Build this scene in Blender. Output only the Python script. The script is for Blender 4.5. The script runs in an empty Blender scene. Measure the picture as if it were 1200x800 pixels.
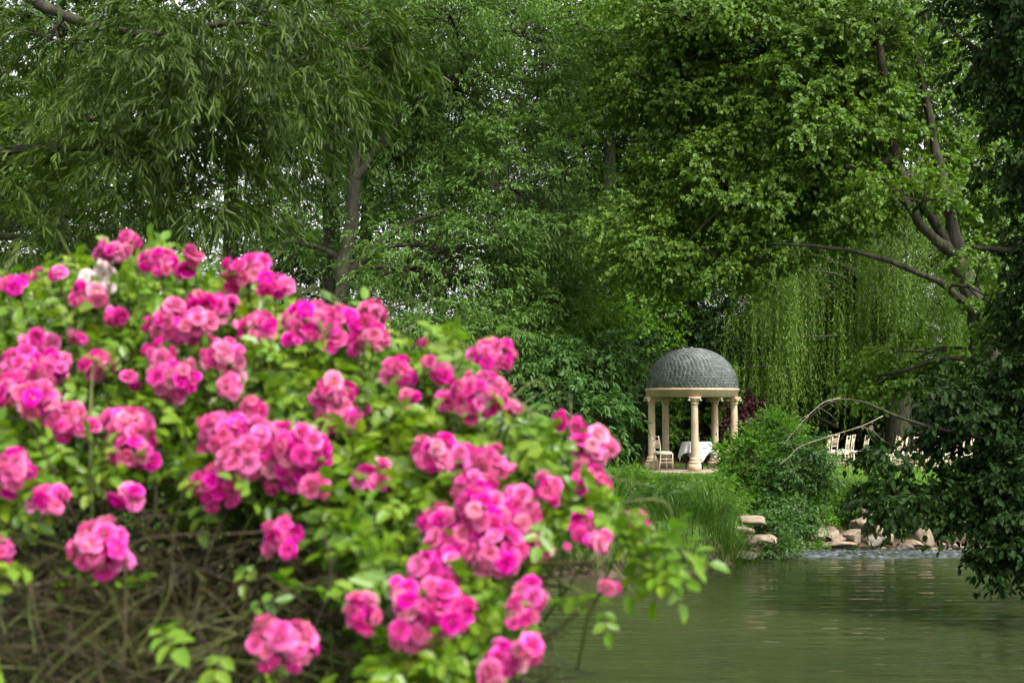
import bpy, math, numpy as np
from mathutils import Vector, Matrix
R = math.radians
rng = np.random.default_rng(11)
scene = bpy.context.scene
COL = scene.collection

# ------------------------------------------------------------------ camera
CAM_Z, FPX, PITCH = 1.65, 1667.0, math.atan(78 / 1667.0)
cam_data = bpy.data.cameras.new('camera')
cam = bpy.data.objects.new('camera', cam_data); COL.objects.link(cam)
cam.location = (0, 0, CAM_Z); cam.rotation_euler = (R(90) + PITCH, 0, 0)
cam_data.sensor_width = 36; cam_data.lens = 50
cam_data.clip_start = 0.05; cam_data.clip_end = 2000
cam_data.dof.use_dof = True; cam_data.dof.focus_distance = 36; cam_data.dof.aperture_fstop = 5.0
scene.camera = cam

# ------------------------------------------------------------------ sky, sun, exposure
SUN_EL, SUN_AZ = R(52), R(140)          # azimuth measured from +Y towards +X
world = bpy.data.worlds.new('World'); scene.world = world; world.use_nodes = True
wn, wl = world.node_tree.nodes, world.node_tree.links
wn.clear()
sky = wn.new('ShaderNodeTexSky'); sky.sky_type = 'NISHITA'; sky.sun_disc = False
sky.sun_elevation = SUN_EL; sky.sun_rotation = SUN_AZ; sky.air_density = 1.0; sky.dust_density = 4.0
hs = wn.new('ShaderNodeHueSaturation'); hs.inputs['Saturation'].default_value = 0.12
bg = wn.new('ShaderNodeBackground'); bg.inputs['Strength'].default_value = 0.15
wo = wn.new('ShaderNodeOutputWorld')
wl.new(sky.outputs[0], hs.inputs['Color']); wl.new(hs.outputs[0], bg.inputs['Color']); wl.new(bg.outputs[0], wo.inputs['Surface'])
sun_data = bpy.data.lights.new('sun', 'SUN'); sun_data.energy = 1.5; sun_data.angle = R(14); sun_data.color = (1, 0.95, 0.87)
sun = bpy.data.objects.new('sun', sun_data); COL.objects.link(sun)
to_sun = Vector((math.cos(SUN_EL) * math.sin(SUN_AZ), math.cos(SUN_EL) * math.cos(SUN_AZ), math.sin(SUN_EL)))
sun.rotation_euler = to_sun.to_track_quat('Z', 'Y').to_euler(); sun.location = to_sun * 60
vs = scene.view_settings
vs.view_transform = 'Standard'; vs.look = 'None'; vs.gamma = 1; vs.exposure = 1.65; vs.use_curve_mapping = False
scene.render.engine = 'CYCLES'
cy = scene.cycles
cy.use_denoising = True; cy.max_bounces = 6; cy.diffuse_bounces = 4; cy.glossy_bounces = 2; cy.transmission_bounces = 3
cy.transparent_max_bounces = 4; cy.sample_clamp_indirect = 4; cy.caustics_reflective = False; cy.caustics_refractive = False

# ------------------------------------------------------------------ helpers
CP, SP = math.cos(PITCH), math.sin(PITCH)
def at(px, py, Y):
    """point at depth Y (metres along +Y) that is seen at photo pixel px, py (1200 x 800)"""
    x, y = (px - 600) / FPX, (400 - py) / FPX
    d = np.array([x, CP - y * SP, SP + y * CP])
    return np.array([0, 0, CAM_Z]) + d * (Y / d[1])
def project(p):
    d = np.asarray(p) - [0, 0, CAM_Z]; w = d[1] * CP + d[2] * SP
    return 600 + FPX * d[0] / w, 400 - FPX * (d[2] * CP - d[1] * SP) / w
def unit(v):
    v = np.asarray(v, float)
    return v / np.maximum(np.linalg.norm(v, axis=-1, keepdims=True), 1e-9)
UP = np.array([0, 0, 1.0])

class Geo:
    """collects vertices and faces (grouped by side count) of ONE mesh"""
    def __init__(s): s.V = []; s.F = {}; s.n = 0; s.A = []
    def add(s, V, *Fs, attr=None):
        V = np.asarray(V, float).reshape(-1, 3)
        s.V.append(V)
        s.A.append(np.zeros((len(V), 4)) if attr is None else attr)
        for f in Fs:
            f = np.asarray(f, int)
            if len(f): s.F.setdefault(f.shape[1], []).append(f + s.n)
        s.n += len(V); return s
    def mesh(s, name, mat, smooth=False, attr=False):
        V = np.concatenate(s.V); me = bpy.data.meshes.new(name)
        loops, starts, pos = [], [], 0
        for k in sorted(s.F):
            f = np.concatenate(s.F[k]); loops.append(f.ravel())
            starts.append(pos + np.arange(len(f)) * k); pos += f.size
        loops = np.concatenate(loops); starts = np.concatenate(starts)
        me.vertices.add(len(V)); me.vertices.foreach_set('co', V.astype(np.float32).ravel())
        me.loops.add(len(loops)); me.loops.foreach_set('vertex_index', loops.astype(np.int32))
        me.polygons.add(len(starts)); me.polygons.foreach_set('loop_start', starts.astype(np.int32))
        if smooth: me.polygons.foreach_set('use_smooth', np.ones(len(starts), bool))
        if attr:
            a = me.attributes.new('tone', 'FLOAT_COLOR', 'POINT')
            a.data.foreach_set('color', np.concatenate(s.A).astype(np.float32).ravel())
        me.update(calc_edges=True)
        if mat: me.materials.append(mat)
        return me
    def obj(s, name, mat, parent=None, smooth=False, attr=False):
        return link(name, s.mesh(name, mat, smooth, attr), parent)

def link(name, data, parent=None):
    o = bpy.data.objects.new(name, data); COL.objects.link(o)
    if parent is not None: o.parent = parent
    return o
def tag(o, label=None, cat=None, group=None, kind=None):
    if label: o['label'] = label
    if cat: o['category'] = cat
    if group: o['group'] = group
    if kind: o['kind'] = kind
    return o
def empty(name, loc=(0, 0, 0), rz=0, **k):
    o = link(name, None); o.location = loc; o.rotation_euler = (0, 0, rz); return tag(o, **k)
def copy_tree(o, parent=None):
    c = o.copy(); COL.objects.link(c)
    if parent is not None: c.parent = parent
    for ch in list(o.children): copy_tree(ch, c)
    return c

def box(g, c, s, rot=None):
    c = np.asarray(c, float); h = np.asarray(s, float) / 2
    V = np.array([[x, y, z] for x in (-1, 1) for y in (-1, 1) for z in (-1, 1)]) * h
    if rot is not None: V = V @ np.array(rot).T
    return g.add(V + c, [[0, 1, 3, 2], [4, 6, 7, 5], [0, 4, 5, 1], [2, 3, 7, 6], [0, 2, 6, 4], [1, 5, 7, 3]])
def tube(g, pts, rad, sides=6, cap=True):
    pts = np.asarray(pts, float); k = len(pts); rad = np.broadcast_to(np.asarray(rad, float), (k,))
    T = unit(np.gradient(pts, axis=0))
    ref = np.array([0.31, 0.9, 0.3]) if abs(T[0, 2]) > .8 else UP
    A = unit(np.cross(T, ref)); B = np.cross(T, A)
    a = np.arange(sides) * 2 * math.pi / sides
    V = pts[:, None] + rad[:, None, None] * (np.cos(a)[None, :, None] * A[:, None] + np.sin(a)[None, :, None] * B[:, None])
    i, j = np.meshgrid(np.arange(k - 1), np.arange(sides), indexing='ij'); jn = (j + 1) % sides
    F = np.stack([i * sides + j, i * sides + jn, (i + 1) * sides + jn, (i + 1) * sides + j], -1).reshape(-1, 4)
    g.add(V, F)
    if cap and sides <= 8:
        n0 = g.n - k * sides
        g.F.setdefault(sides, []).append(np.array([np.arange(sides)[::-1] + n0, (k - 1) * sides + np.arange(sides) + n0]))
    return g
def lathe(g, prof, c=(0, 0, 0), seg=24, a0=0, closed=False):
    prof = np.asarray(prof, float); k = len(prof); a = np.arange(seg) * 2 * math.pi / seg + a0
    V = np.stack([prof[:, None, 0] * np.cos(a), prof[:, None, 0] * np.sin(a), np.broadcast_to(prof[:, None, 1], (k, seg))], -1) + np.asarray(c)
    m = k if closed else k - 1
    i, j = np.meshgrid(np.arange(m), np.arange(seg), indexing='ij'); jn = (j + 1) % seg; i2 = (i + 1) % k
    return g.add(V, np.stack([i * seg + j, i * seg + jn, i2 * seg + jn, i2 * seg + j], -1).reshape(-1, 4))
def bez(p0, p1, p2, p3, n=8):
    t = np.linspace(0, 1, n)[:, None]; p0, p1, p2, p3 = map(np.asarray, (p0, p1, p2, p3))
    return (1 - t) ** 3 * p0 + 3 * (1 - t) ** 2 * t * p1 + 3 * (1 - t) * t * t * p2 + t ** 3 * p3
def smooth_path(pts, n=4):
    """Catmull-Rom through the points (any number of columns)"""
    P = np.asarray(pts, float); P = np.vstack([2 * P[0] - P[1], P, 2 * P[-1] - P[-2]]); out = []
    for i in range(1, len(P) - 2):
        for t in np.linspace(0, 1, n, endpoint=False):
            a, b, c, d = P[i - 1], P[i], P[i + 1], P[i + 2]
            out.append(.5 * (2 * b + (c - a) * t + (2 * a - 5 * b + 4 * c - d) * t * t + (3 * b - a - 3 * c + d) * t ** 3))
    out.append(P[-2]); return np.array(out)

# ---- materials
def new_mat(name):
    m = bpy.data.materials.new(name); m.use_nodes = True; n = m.node_tree.nodes; n.clear()
    return m, n, m.node_tree.links
def ramp(n, stops):
    r = n.new('ShaderNodeValToRGB'); e = r.color_ramp.elements
    while len(e) < len(stops): e.new(.5)
    for el, (p, c) in zip(e, stops): el.position = p; el.color = (*c, 1)
    return r
def leaf_mat(name, cols, trans=.35, rough=.5, patch=1.2, tcol=1.35, spec=.22):
    """leaf: every leaf its own tone, soft colour drift from bough to bough, light passing through"""
    m, n, l = new_mat(name)
    geo = n.new('ShaderNodeNewGeometry'); oi = n.new('ShaderNodeObjectInfo')
    tc = n.new('ShaderNodeTexCoord'); ns = n.new('ShaderNodeTexNoise'); ns.inputs['Scale'].default_value = patch; ns.inputs['Detail'].default_value = 1
    l.new(tc.outputs['Object'], ns.inputs['Vector'])
    a = n.new('ShaderNodeMath'); a.operation = 'MULTIPLY_ADD'; a.inputs[1].default_value = .45
    b = n.new('ShaderNodeMath'); b.operation = 'MULTIPLY_ADD'; b.inputs[1].default_value = .9; b.inputs[2].default_value = -.32
    c = n.new('ShaderNodeMath'); c.operation = 'MULTIPLY_ADD'; c.inputs[1].default_value = .16
    l.new(ns.outputs['Fac'], b.inputs[0]); l.new(oi.outputs['Random'], c.inputs[0]); l.new(b.outputs[0], c.inputs[2])
    l.new(geo.outputs['Random Per Island'], a.inputs[0]); l.new(c.outputs[0], a.inputs[2])
    cols = [(r_ * .90, g_ * 1.0, b_ * .85) for r_, g_, b_ in cols]; k = len(cols); rp = ramp(n, [(i / (k - 1), col) for i, col in enumerate(cols)]); l.new(a.outputs[0], rp.inputs[0])
    p = n.new('ShaderNodeBsdfPrincipled'); p.inputs['Roughness'].default_value = rough; p.inputs['Specular IOR Level'].default_value = spec
    l.new(rp.outputs[0], p.inputs['Base Color'])
    t = n.new('ShaderNodeBsdfTranslucent')
    mx = n.new('ShaderNodeMix'); mx.data_type = 'RGBA'; mx.blend_type = 'MULTIPLY'; mx.inputs[0].default_value = 1
    mx.inputs[7].default_value = (1.0 * tcol, 1.15 * tcol, .4 * tcol, 1); l.new(rp.outputs[0], mx.inputs[6]); l.new(mx.outputs[2], t.inputs['Color'])
    ms = n.new('ShaderNodeMixShader'); ms.inputs[0].default_value = trans
    l.new(p.outputs[0], ms.inputs[1]); l.new(t.outputs[0], ms.inputs[2])
    o = n.new('ShaderNodeOutputMaterial'); l.new(ms.outputs[0], o.inputs[0]); return m
def solid_mat(name, stops, scale=4, rough=.8, bump=.3, bump_scale=None, detail=6, stretch=(1, 1, 1), spec=.3, dist=.02, island=0):
    m, n, l = new_mat(name)
    tc = n.new('ShaderNodeTexCoord'); mp = n.new('ShaderNodeMapping'); mp.inputs['Scale'].default_value = stretch
    l.new(tc.outputs['Object'], mp.inputs[0])
    ns = n.new('ShaderNodeTexNoise'); ns.inputs['Scale'].default_value = scale; ns.inputs['Detail'].default_value = detail; ns.inputs['Roughness'].default_value = .65
    l.new(mp.outputs[0], ns.inputs['Vector'])
    fac = ns.outputs['Fac']
    if island:
        geo = n.new('ShaderNodeNewGeometry'); a = n.new('ShaderNodeMath'); a.operation = 'MULTIPLY_ADD'; a.inputs[1].default_value = island
        s = n.new('ShaderNodeMath'); s.operation = 'SUBTRACT'; s.inputs[1].default_value = island / 2
        l.new(geo.outputs['Random Per Island'], a.inputs[0]); l.new(fac, a.inputs[2]); l.new(a.outputs[0], s.inputs[0]); fac = s.outputs[0]
    rp = ramp(n, stops); l.new(fac, rp.inputs[0])
    p = n.new('ShaderNodeBsdfPrincipled'); p.inputs['Roughness'].default_value = rough; p.inputs['Specular IOR Level'].default_value = spec
    l.new(rp.outputs[0], p.inputs['Base Color'])
    if bump:
        n2 = n.new('ShaderNodeTexNoise'); n2.inputs['Scale'].default_value = bump_scale or scale * 3; n2.inputs['Detail'].default_value = 5
        l.new(mp.outputs[0], n2.inputs['Vector'])
        b = n.new('ShaderNodeBump'); b.inputs['Strength'].default_value = bump; b.inputs['Distance'].default_value = dist
        l.new(n2.outputs['Fac'], b.inputs['Height']); l.new(b.outputs[0], p.inputs['Normal'])
    o = n.new('ShaderNodeOutputMaterial'); l.new(p.outputs[0], o.inputs[0]); return m

M = {}
M['bark'] = solid_mat('bark', [(.3, (.009, .008, .005)), (.5, (.024, .021, .012)), (.62, (.04, .042, .018)), (.8, (.065, .052, .035))], 6, .9, .9, 14, stretch=(1, 1, .25), dist=.05)
M['bark_pale'] = solid_mat('bark_pale', [(.3, (.05, .04, .028)), (.55, (.12, .095, .065)), (.75, (.2, .17, .12))], 7, .85, .8, 16, stretch=(1, 1, .3), dist=.04)
M['twig'] = solid_mat('twig', [(.3, (.10, .085, .05)), (.6, (.2, .17, .11)), (.8, (.3, .27, .2))], 12, .75, .3)
M['bare_twig'] = solid_mat('bare_twig', [(.3, (.16, .14, .09)), (.6, (.27, .24, .16)), (.8, (.38, .35, .26))], 9, .75, .3)
M['cane'] = solid_mat('cane', [(.3, (.010, .007, .0025)), (.5, (.028, .019, .006)), (.7, (.06, .048, .013))], 9, .6, .3)
M['green_cane'] = solid_mat('green_cane', [(.3, (.035, .045, .010)), (.6, (.075, .09, .02)), (.8, (.13, .12, .04))], 9, .5, .2)
M['willow_near'] = leaf_mat('willow_near', [(.014, .026, .005), (.034, .058, .009), (.068, .105, .015), (.14, .19, .03)], .38, .42, .5)
M['willow_grey'] = leaf_mat('willow_grey', [(.042, .08, .02), (.075, .13, .03), (.11, .18, .042), (.165, .24, .065)], .33, .45, .6)
M['maple'] = leaf_mat('maple', [(.045, .082, .014), (.076, .13, .020), (.115, .178, .029), (.18, .25, .054)], .38, .42, .55)
M['lime'] = leaf_mat('lime', [(.05, .10, .012), (.08, .155, .016), (.12, .21, .024), (.17, .27, .04)], .42, .45, .9)
M['weeping'] = leaf_mat('weeping', [(.04, .078, .012), (.075, .128, .018), (.115, .18, .026), (.17, .235, .044)], .38, .45, .4)
M['dark_shade_leaf'] = leaf_mat('dark_shade_leaf', [(.008, .018, .005), (.013, .030, .007), (.022, .046, .010), (.045, .08, .016)], .22, .5, .8, spec=.1)  # near-black tone; on the overhanging tree it carries canopy shade as colour
M['wood_leaf'] = leaf_mat('wood_leaf', [(.03, .06, .014), (.055, .10, .021), (.085, .14, .03), (.125, .185, .042)], .32, .5, .3)
M['shrub_leaf'] = leaf_mat('shrub_leaf', [(.028, .065, .02), (.055, .11, .028), (.085, .15, .04), (.14, .205, .07)], .36, .4, .9)
M['bright_shrub'] = leaf_mat('bright_shrub', [(.05, .11, .016), (.08, .16, .022), (.115, .21, .032), (.16, .26, .06)], .4, .45, .9)
M['purple_leaf'] = leaf_mat('purple_leaf', [(.04, .012, .018), (.075, .022, .032), (.12, .042, .055), (.17, .085, .085)], .25, .45, 1.5, 1.0)
M['rose_leaf'] = leaf_mat('rose_leaf', [(.038, .09, .012), (.105, .185, .015), (.225, .275, .017), (.42, .35, .022)], .33, .36, 3.0, spec=.4)
M['grass'] = leaf_mat('grass', [(.022, .055, .010), (.045, .095, .015), (.085, .15, .024), (.22, .21, .09)], .3, .5, 1.1)
M['lawn_grass'] = leaf_mat('lawn_grass', [(.075, .15, .02), (.11, .2, .028), (.15, .25, .035), (.2, .28, .06)], .3, .5, .5)
M['stone'] = solid_mat('stone', [(.25, (.24, .18, .115)), (.45, (.41, .315, .21)), (.75, (.50, .41, .295))], 2.2, .85, .3, 30, detail=9, dist=.012, stretch=(1, 1, .55))
M['paving'] = solid_mat('paving', [(.3, (.2, .15, .11)), (.6, (.34, .27, .2))], 5, .9, .3)
M['tile'] = solid_mat('tile', [(.2, (.075, .088, .085)), (.45, (.115, .13, .125)), (.6, (.14, .16, .15)), (.8, (.2, .215, .2))], 2.2, .75, .3, 20, island=.28)
M['slate_under'] = solid_mat('slate_under', [(.3, (.05, .055, .055)), (.7, (.1, .11, .11))], 4, .9, .2)
M['rock'] = solid_mat('rock', [(.25, (.05, .04, .025)), (.5, (.19, .145, .10)), (.75, (.33, .27, .20))], 3, .9, .6, 12, dist=.04)
M['wet_rock'] = solid_mat('wet_rock', [(.3, (.05, .045, .035)), (.6, (.13, .11, .085)), (.8, (.22, .19, .15))], 4, .5, .6, 14, dist=.04)
M['cloth'] = solid_mat('cloth', [(.3, (.60, .61, .64)), (.7, (.70, .70, .71))], 30, .9, .1)
M['dark_cloth'] = solid_mat('dark_cloth', [(.3, (.03, .035, .035)), (.7, (.06, .065, .06))], 20, .9, .1)
M['chair_wood'] = solid_mat('chair_wood', [(.3, (.42, .34, .23)), (.7, (.55, .47, .34))], 14, .5, .1)
M['cushion'] = solid_mat('cushion', [(.3, (.58, .56, .52)), (.7, (.68, .66, .62))], 20, .9, .1)
M['dark_wood'] = solid_mat('dark_wood', [(.3, (.018, .010, .007)), (.7, (.05, .028, .02))], 8, .8, .3)
M['bottle'] = solid_mat('bottle', [(.3, (.05, .06, .05)), (.7, (.1, .11, .1))], 8, .15, 0, spec=.6)

# ------------------------------------------------------------------ leaves and twigs
def leaf_geo(g, P, D, N, L, W, kind='tri', fold=.22, droop=.12):
    n = len(P); L = np.broadcast_to(L, (n,))[:, None]; W = np.broadcast_to(W, (n,))[:, None]
    S = unit(np.cross(D, N)); N = np.cross(S, D); k = np.arange(n)[:, None]
    tip = P + D * L - UP * droop * L
    if kind == 'tri':
        m = P + D * L * .45 + N * W * fold
        V = np.stack([P, m + S * W / 2, tip, m - S * W / 2], 1)
        g.add(V, k * 4 + [0, 1, 2], k * 4 + [0, 2, 3])
    elif kind == 'oval':
        a = P + D * L * .3 + N * W * fold; b = P + D * L * .7 + N * W * fold - UP * droop * L * .4
        V = np.stack([P, a + S * W * .46, b + S * W * .40, tip, b - S * W * .40, a - S * W * .46], 1)
        g.add(V, k * 6 + [0, 1, 2, 3], k * 6 + [0, 3, 4, 5])
    elif kind == 'lobed':     # five-pointed leaf
        def q(u, v, h): return P + D * L * u + S * W * v + N * W * h
        V = np.stack([P, q(.12, .42, .1), q(.42, .22, .04), q(.62, .5, .12), tip, q(.62, -.5, .12), q(.42, -.22, .04), q(.12, -.42, .1)], 1)
        g.add(V, k * 8 + [0, 1, 2], k * 8 + [0, 2, 3, 4], k * 8 + [0, 4, 5, 6], k * 8 + [0, 6, 7])
def spray_leaves(g, O, D, length, ntw, nlf, spread=.5, droop=.35, fwd=.7, side=.8, grav=.3, L=.08, W=.03, kind='tri', jn=.55, twigs=None, trad=.003, flat=.6, lv=.25):
    """sprays of leafy twigs from origins O along D: ntw twigs each, nlf leaves a twig"""
    n = len(O); length = np.broadcast_to(length, (n,))
    TD = unit(D[:, None] + spread * rng.normal(size=(n, ntw, 3)) * [1, 1, flat]); TL = length[:, None] * rng.uniform(.45, 1.05, (n, ntw))
    t = rng.uniform(.08, 1, (n, ntw, nlf))
    dr = droop * rng.uniform(.5, 1.4, (n, ntw))
    P = O[:, None, None] + TD[:, :, None] * (TL[..., None] * t)[..., None] - UP * (dr[..., None] * TL[..., None] * t * t)[..., None]
    T = unit(TD[:, :, None] - UP * (2 * dr[..., None] * t)[..., None])
    rnd = rng.normal(size=T.shape); perp = unit(np.cross(T, rnd))
    LD = unit(T * fwd + perp * side * [1, 1, .6] - UP * grav)
    NN = unit(UP * .75 + .55 * D[:, None, None] * [1, 1, .3] + jn * rng.normal(size=T.shape))
    m = n * ntw * nlf
    s = rng.uniform(1 - lv, 1 + lv, m)
    leaf_geo(g, P.reshape(m, 3), LD.reshape(m, 3), NN.reshape(m, 3), L * s, W * s * rng.uniform(.85, 1.15, m), kind)
    if twigs is not None:
        for i in range(n):
            for j in range(ntw):
                tt = np.linspace(0, 1, 4)[:, None]
                pts = O[i] + TD[i, j] * TL[i, j] * tt - UP * dr[i, j] * TL[i, j] * tt * tt
                tube(twigs, pts, np.linspace(trad, trad * .4, 4), 3, cap=False)
def clumps(lobe, per):
    """lobe = (centre, radii, number of clumps): clump centres inside and spray origins and directions round each"""
    c, r, k = lobe; c = np.asarray(c); r = np.asarray(r)
    u = unit(rng.normal(size=(k, 3))); rho = rng.uniform(.25, 1, (k, 1)) ** .55
    C = c + u * r * rho
    sig = .62 * (r.prod() / k) ** (1 / 3)
    O = np.repeat(C, per, 0) + rng.normal(size=(k * per, 3)) * sig * [1, 1, .55]
    D = unit(np.repeat(u, per, 0) * [1, 1, .5] + .6 * unit(O - np.repeat(C, per, 0)) + UP * .15 + .35 * rng.normal(size=(k * per, 3)))
    return C, O, D
def wander(p0, p3, sag=0, n=6, j=.12):
    p0 = np.asarray(p0, float); p3 = np.asarray(p3, float); d = np.linalg.norm(p3 - p0)
    p1 = p0 + (p3 - p0) * .33 + rng.normal(size=3) * d * j + UP * d * (.15 - sag); p2 = p0 + (p3 - p0) * .67 + rng.normal(size=3) * d * j - UP * d * sag * .5
    return bez(p0, p1, p2, p3, n)
def make_tree(name, label, trunks, lobes, mat, per=7, spr=.7, ntw=5, nlf=8, bark='bark', group=None, attach=None, min_r=.012, cat='tree', kinked=True, crown='crown', **lk):
    """trunks: paths of (x,y,z,radius); lobes: (centre, radii, clumps). One thing: trunk, branches, crown."""
    base = np.asarray(trunks[0][0][:3]); root = empty(name, base, label=label, cat=cat, group=group)
    gt, gb, gl = Geo(), Geo(), Geo(); nodes = []
    for pth in trunks:
        P = smooth_path(pth, 5); P[:, :3] += rng.normal(size=(len(P), 3)) * P[:, 3:4] * .12
        tube(gt, P[:, :3] - base, P[:, 3] * (1 + .08 * rng.normal(size=len(P))), 9); nodes.append(P)
    N = np.concatenate(nodes)
    for lb in lobes:
        C, O, D = clumps(lb, per)
        c = np.asarray(lb[0])
        cand = N[N[:, 2] < c[2] + .3]; cand = cand if len(cand) else N
        k = np.argmin(np.linalg.norm(cand[:, :3] - c, axis=1) + rng.uniform(0, .5, len(cand))); a = cand[k]
        r0 = min(a[3] * .6, .02 + .022 * np.linalg.norm(a[:3] - c))
        pa = wander(a[:3], c, n=8); ra = np.linspace(r0, max(r0 * .35, min_r * 1.3), 8)
        tube(gb, pa - base, ra, 6)
        for cc in C:
            i = rng.integers(3, 8); pb = wander(pa[i], cc, n=5)
            tube(gb, pb - base, np.linspace(min(ra[i] * .7, min_r * 2.2), min_r * .6, 5), 4, cap=False)
        spray_leaves(gl, O - base, D, spr * rng.uniform(.7, 1.25, len(O)), ntw, nlf, **lk)
    if gt.n: gt.obj('trunk', M[bark], root, True)
    if gb.n: tag(gb.obj('branches', M[bark], root, True), kind='stuff')
    gl.obj(crown, mat, root)
    return root
def lobe(px, py, Y, rx, ry, rd, k):
    s = Y / FPX; return (at(px, py, Y), (rx * s, rd, ry * s), k)
def tp(*pts): return [(*at(a, b, c), r) for a, b, c, r in pts]

# ------------------------------------------------------------------ ground, water
WZ = -0.70
SHX = np.array([-80, -30, -10, -3, .5, 1.5, 2.4, 3.3, 3.8, 4.3, 6.0, 7.2, 8.2, 9.0, 14, 80]); SHY = np.array([26, 21, 20.4, 20.5, 20.1, 19.7, 20.1, 21.3, 22.3, 23.5, 23.7, 23.4, 22.4, 17.0, 12, 8])
NRX = np.array([-80, -9, -7, -5.8, -4.6, 0, 6, 80]); NRY = np.array([15, 15, 14.5, 12, 6, 5.4, 5.2, 5])
def ground_z(x, y):
    x = np.asarray(x, float); y = np.asarray(y, float)
    far = y - np.interp(x, SHX, SHY); near = np.interp(x, NRX, NRY) - y
    d = np.maximum(far, near)            # >0 on land
    steep = np.where(far > near, np.interp(x, [-2, 2, 3.6, 4.5, 8, 9], [.9, .8, 1.1, 4.2, 4.2, 1.2]), .8)
    t = np.clip(d / steep, 0, 1); h = t * t * (3 - 2 * t)
    z = np.where(d >= 0, WZ - .06 + (.76 - .0) * h, WZ - .06 + np.maximum(d, -2.2) * .45)
    return z + np.where(d > 0, .05 * np.sin(x * .9 + 1) * np.sin(y * .37) * np.clip((d - 1) / 4, 0, 1), 0)
M['soil'] = None
def ground_material():
    m, n, l = new_mat('ground'); tc = n.new('ShaderNodeTexCoord')
    ns = n.new('ShaderNodeTexNoise'); ns.inputs['Scale'].default_value = .8; ns.inputs['Detail'].default_value = 7; ns.inputs['Roughness'].default_value = .7
    l.new(tc.outputs['Object'], ns.inputs['Vector'])
    grass = ramp(n, [(.3, (.035, .075, .015)), (.55, (.075, .14, .022)), (.75, (.12, .19, .035))]); l.new(ns.outputs['Fac'], grass.inputs[0])
    soil = ramp(n, [(.35, (.035, .025, .016)), (.7, (.10, .075, .048))]); n3 = n.new('ShaderNodeTexNoise'); n3.inputs['Scale'].default_value = 7; l.new(tc.outputs['Object'], n3.inputs['Vector']); l.new(n3.outputs['Fac'], soil.inputs[0])
    sx = n.new('ShaderNodeSeparateXYZ'); l.new(tc.outputs['Object'], sx.inputs[0])
    w = n.new('ShaderNodeMath'); w.operation = 'MULTIPLY_ADD'; w.inputs[1].default_value = .5; l.new(n3.outputs['Fac'], w.inputs[0]); l.new(sx.outputs['Z'], w.inputs[2])
    mr = n.new('ShaderNodeMapRange'); mr.inputs['From Min'].default_value = -.3; mr.inputs['From Max'].default_value = .05; l.new(w.outputs[0], mr.inputs['Value'])
    # leaf litter floor under the wood, further back than the lawn
    m2 = n.new('ShaderNodeMapRange'); m2.inputs['From Min'].default_value = 41; m2.inputs['From Max'].default_value = 44; l.new(sx.outputs['Y'], m2.inputs['Value'])
    f = n.new('ShaderNodeMath'); f.operation = 'SUBTRACT'; f.use_clamp = True; l.new(mr.outputs[0], f.inputs[0]); l.new(m2.outputs[0], f.inputs[1])
    mx = n.new('ShaderNodeMix'); mx.data_type = 'RGBA'; l.new(f.outputs[0], mx.inputs[0]); l.new(soil.outputs[0], mx.inputs[6]); l.new(grass.outputs[0], mx.inputs[7])
    p = n.new('ShaderNodeBsdfPrincipled'); p.inputs['Roughness'].default_value = .95; p.inputs['Specular IOR Level'].default_value = .1; l.new(mx.outputs[2], p.inputs['Base Color'])
    b = n.new('ShaderNodeBump'); b.inputs['Strength'].default_value = .8; b.inputs['Distance'].default_value = .08; l.new(n3.outputs['Fac'], b.inputs['Height']); l.new(b.outputs[0], p.inputs['Normal'])
    o = n.new('ShaderNodeOutputMaterial'); l.new(p.outputs[0], o.inputs[0]); return m
def grid(xs, ys, zf):
    X, Y = np.meshgrid(xs, ys); V = np.stack([X, Y, zf(X, Y)], -1).reshape(-1, 3); a, b = len(xs), len(ys)
    i, j = np.meshgrid(np.arange(b - 1), np.arange(a - 1), indexing='ij'); q = i * a + j
    return V, np.stack([q, q + 1, q + a + 1, q + a], -1).reshape(-1, 4)
xs = np.concatenate([np.linspace(-400, -40, 12), np.arange(-38, -12, 2), np.arange(-12, 16, .22), np.arange(16, 40, 2), np.linspace(42, 400, 12)])
ys = np.concatenate([np.linspace(-60, -2, 8), np.arange(0, 46, .25), np.arange(46, 100, 3), np.linspace(102, 600, 12)])
V, F = grid(xs, ys, ground_z)
tag(Geo().add(V, F).obj('ground', ground_material(), None, True), 'grassy garden ground with lawn and muddy pond banks', kind='structure')

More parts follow.
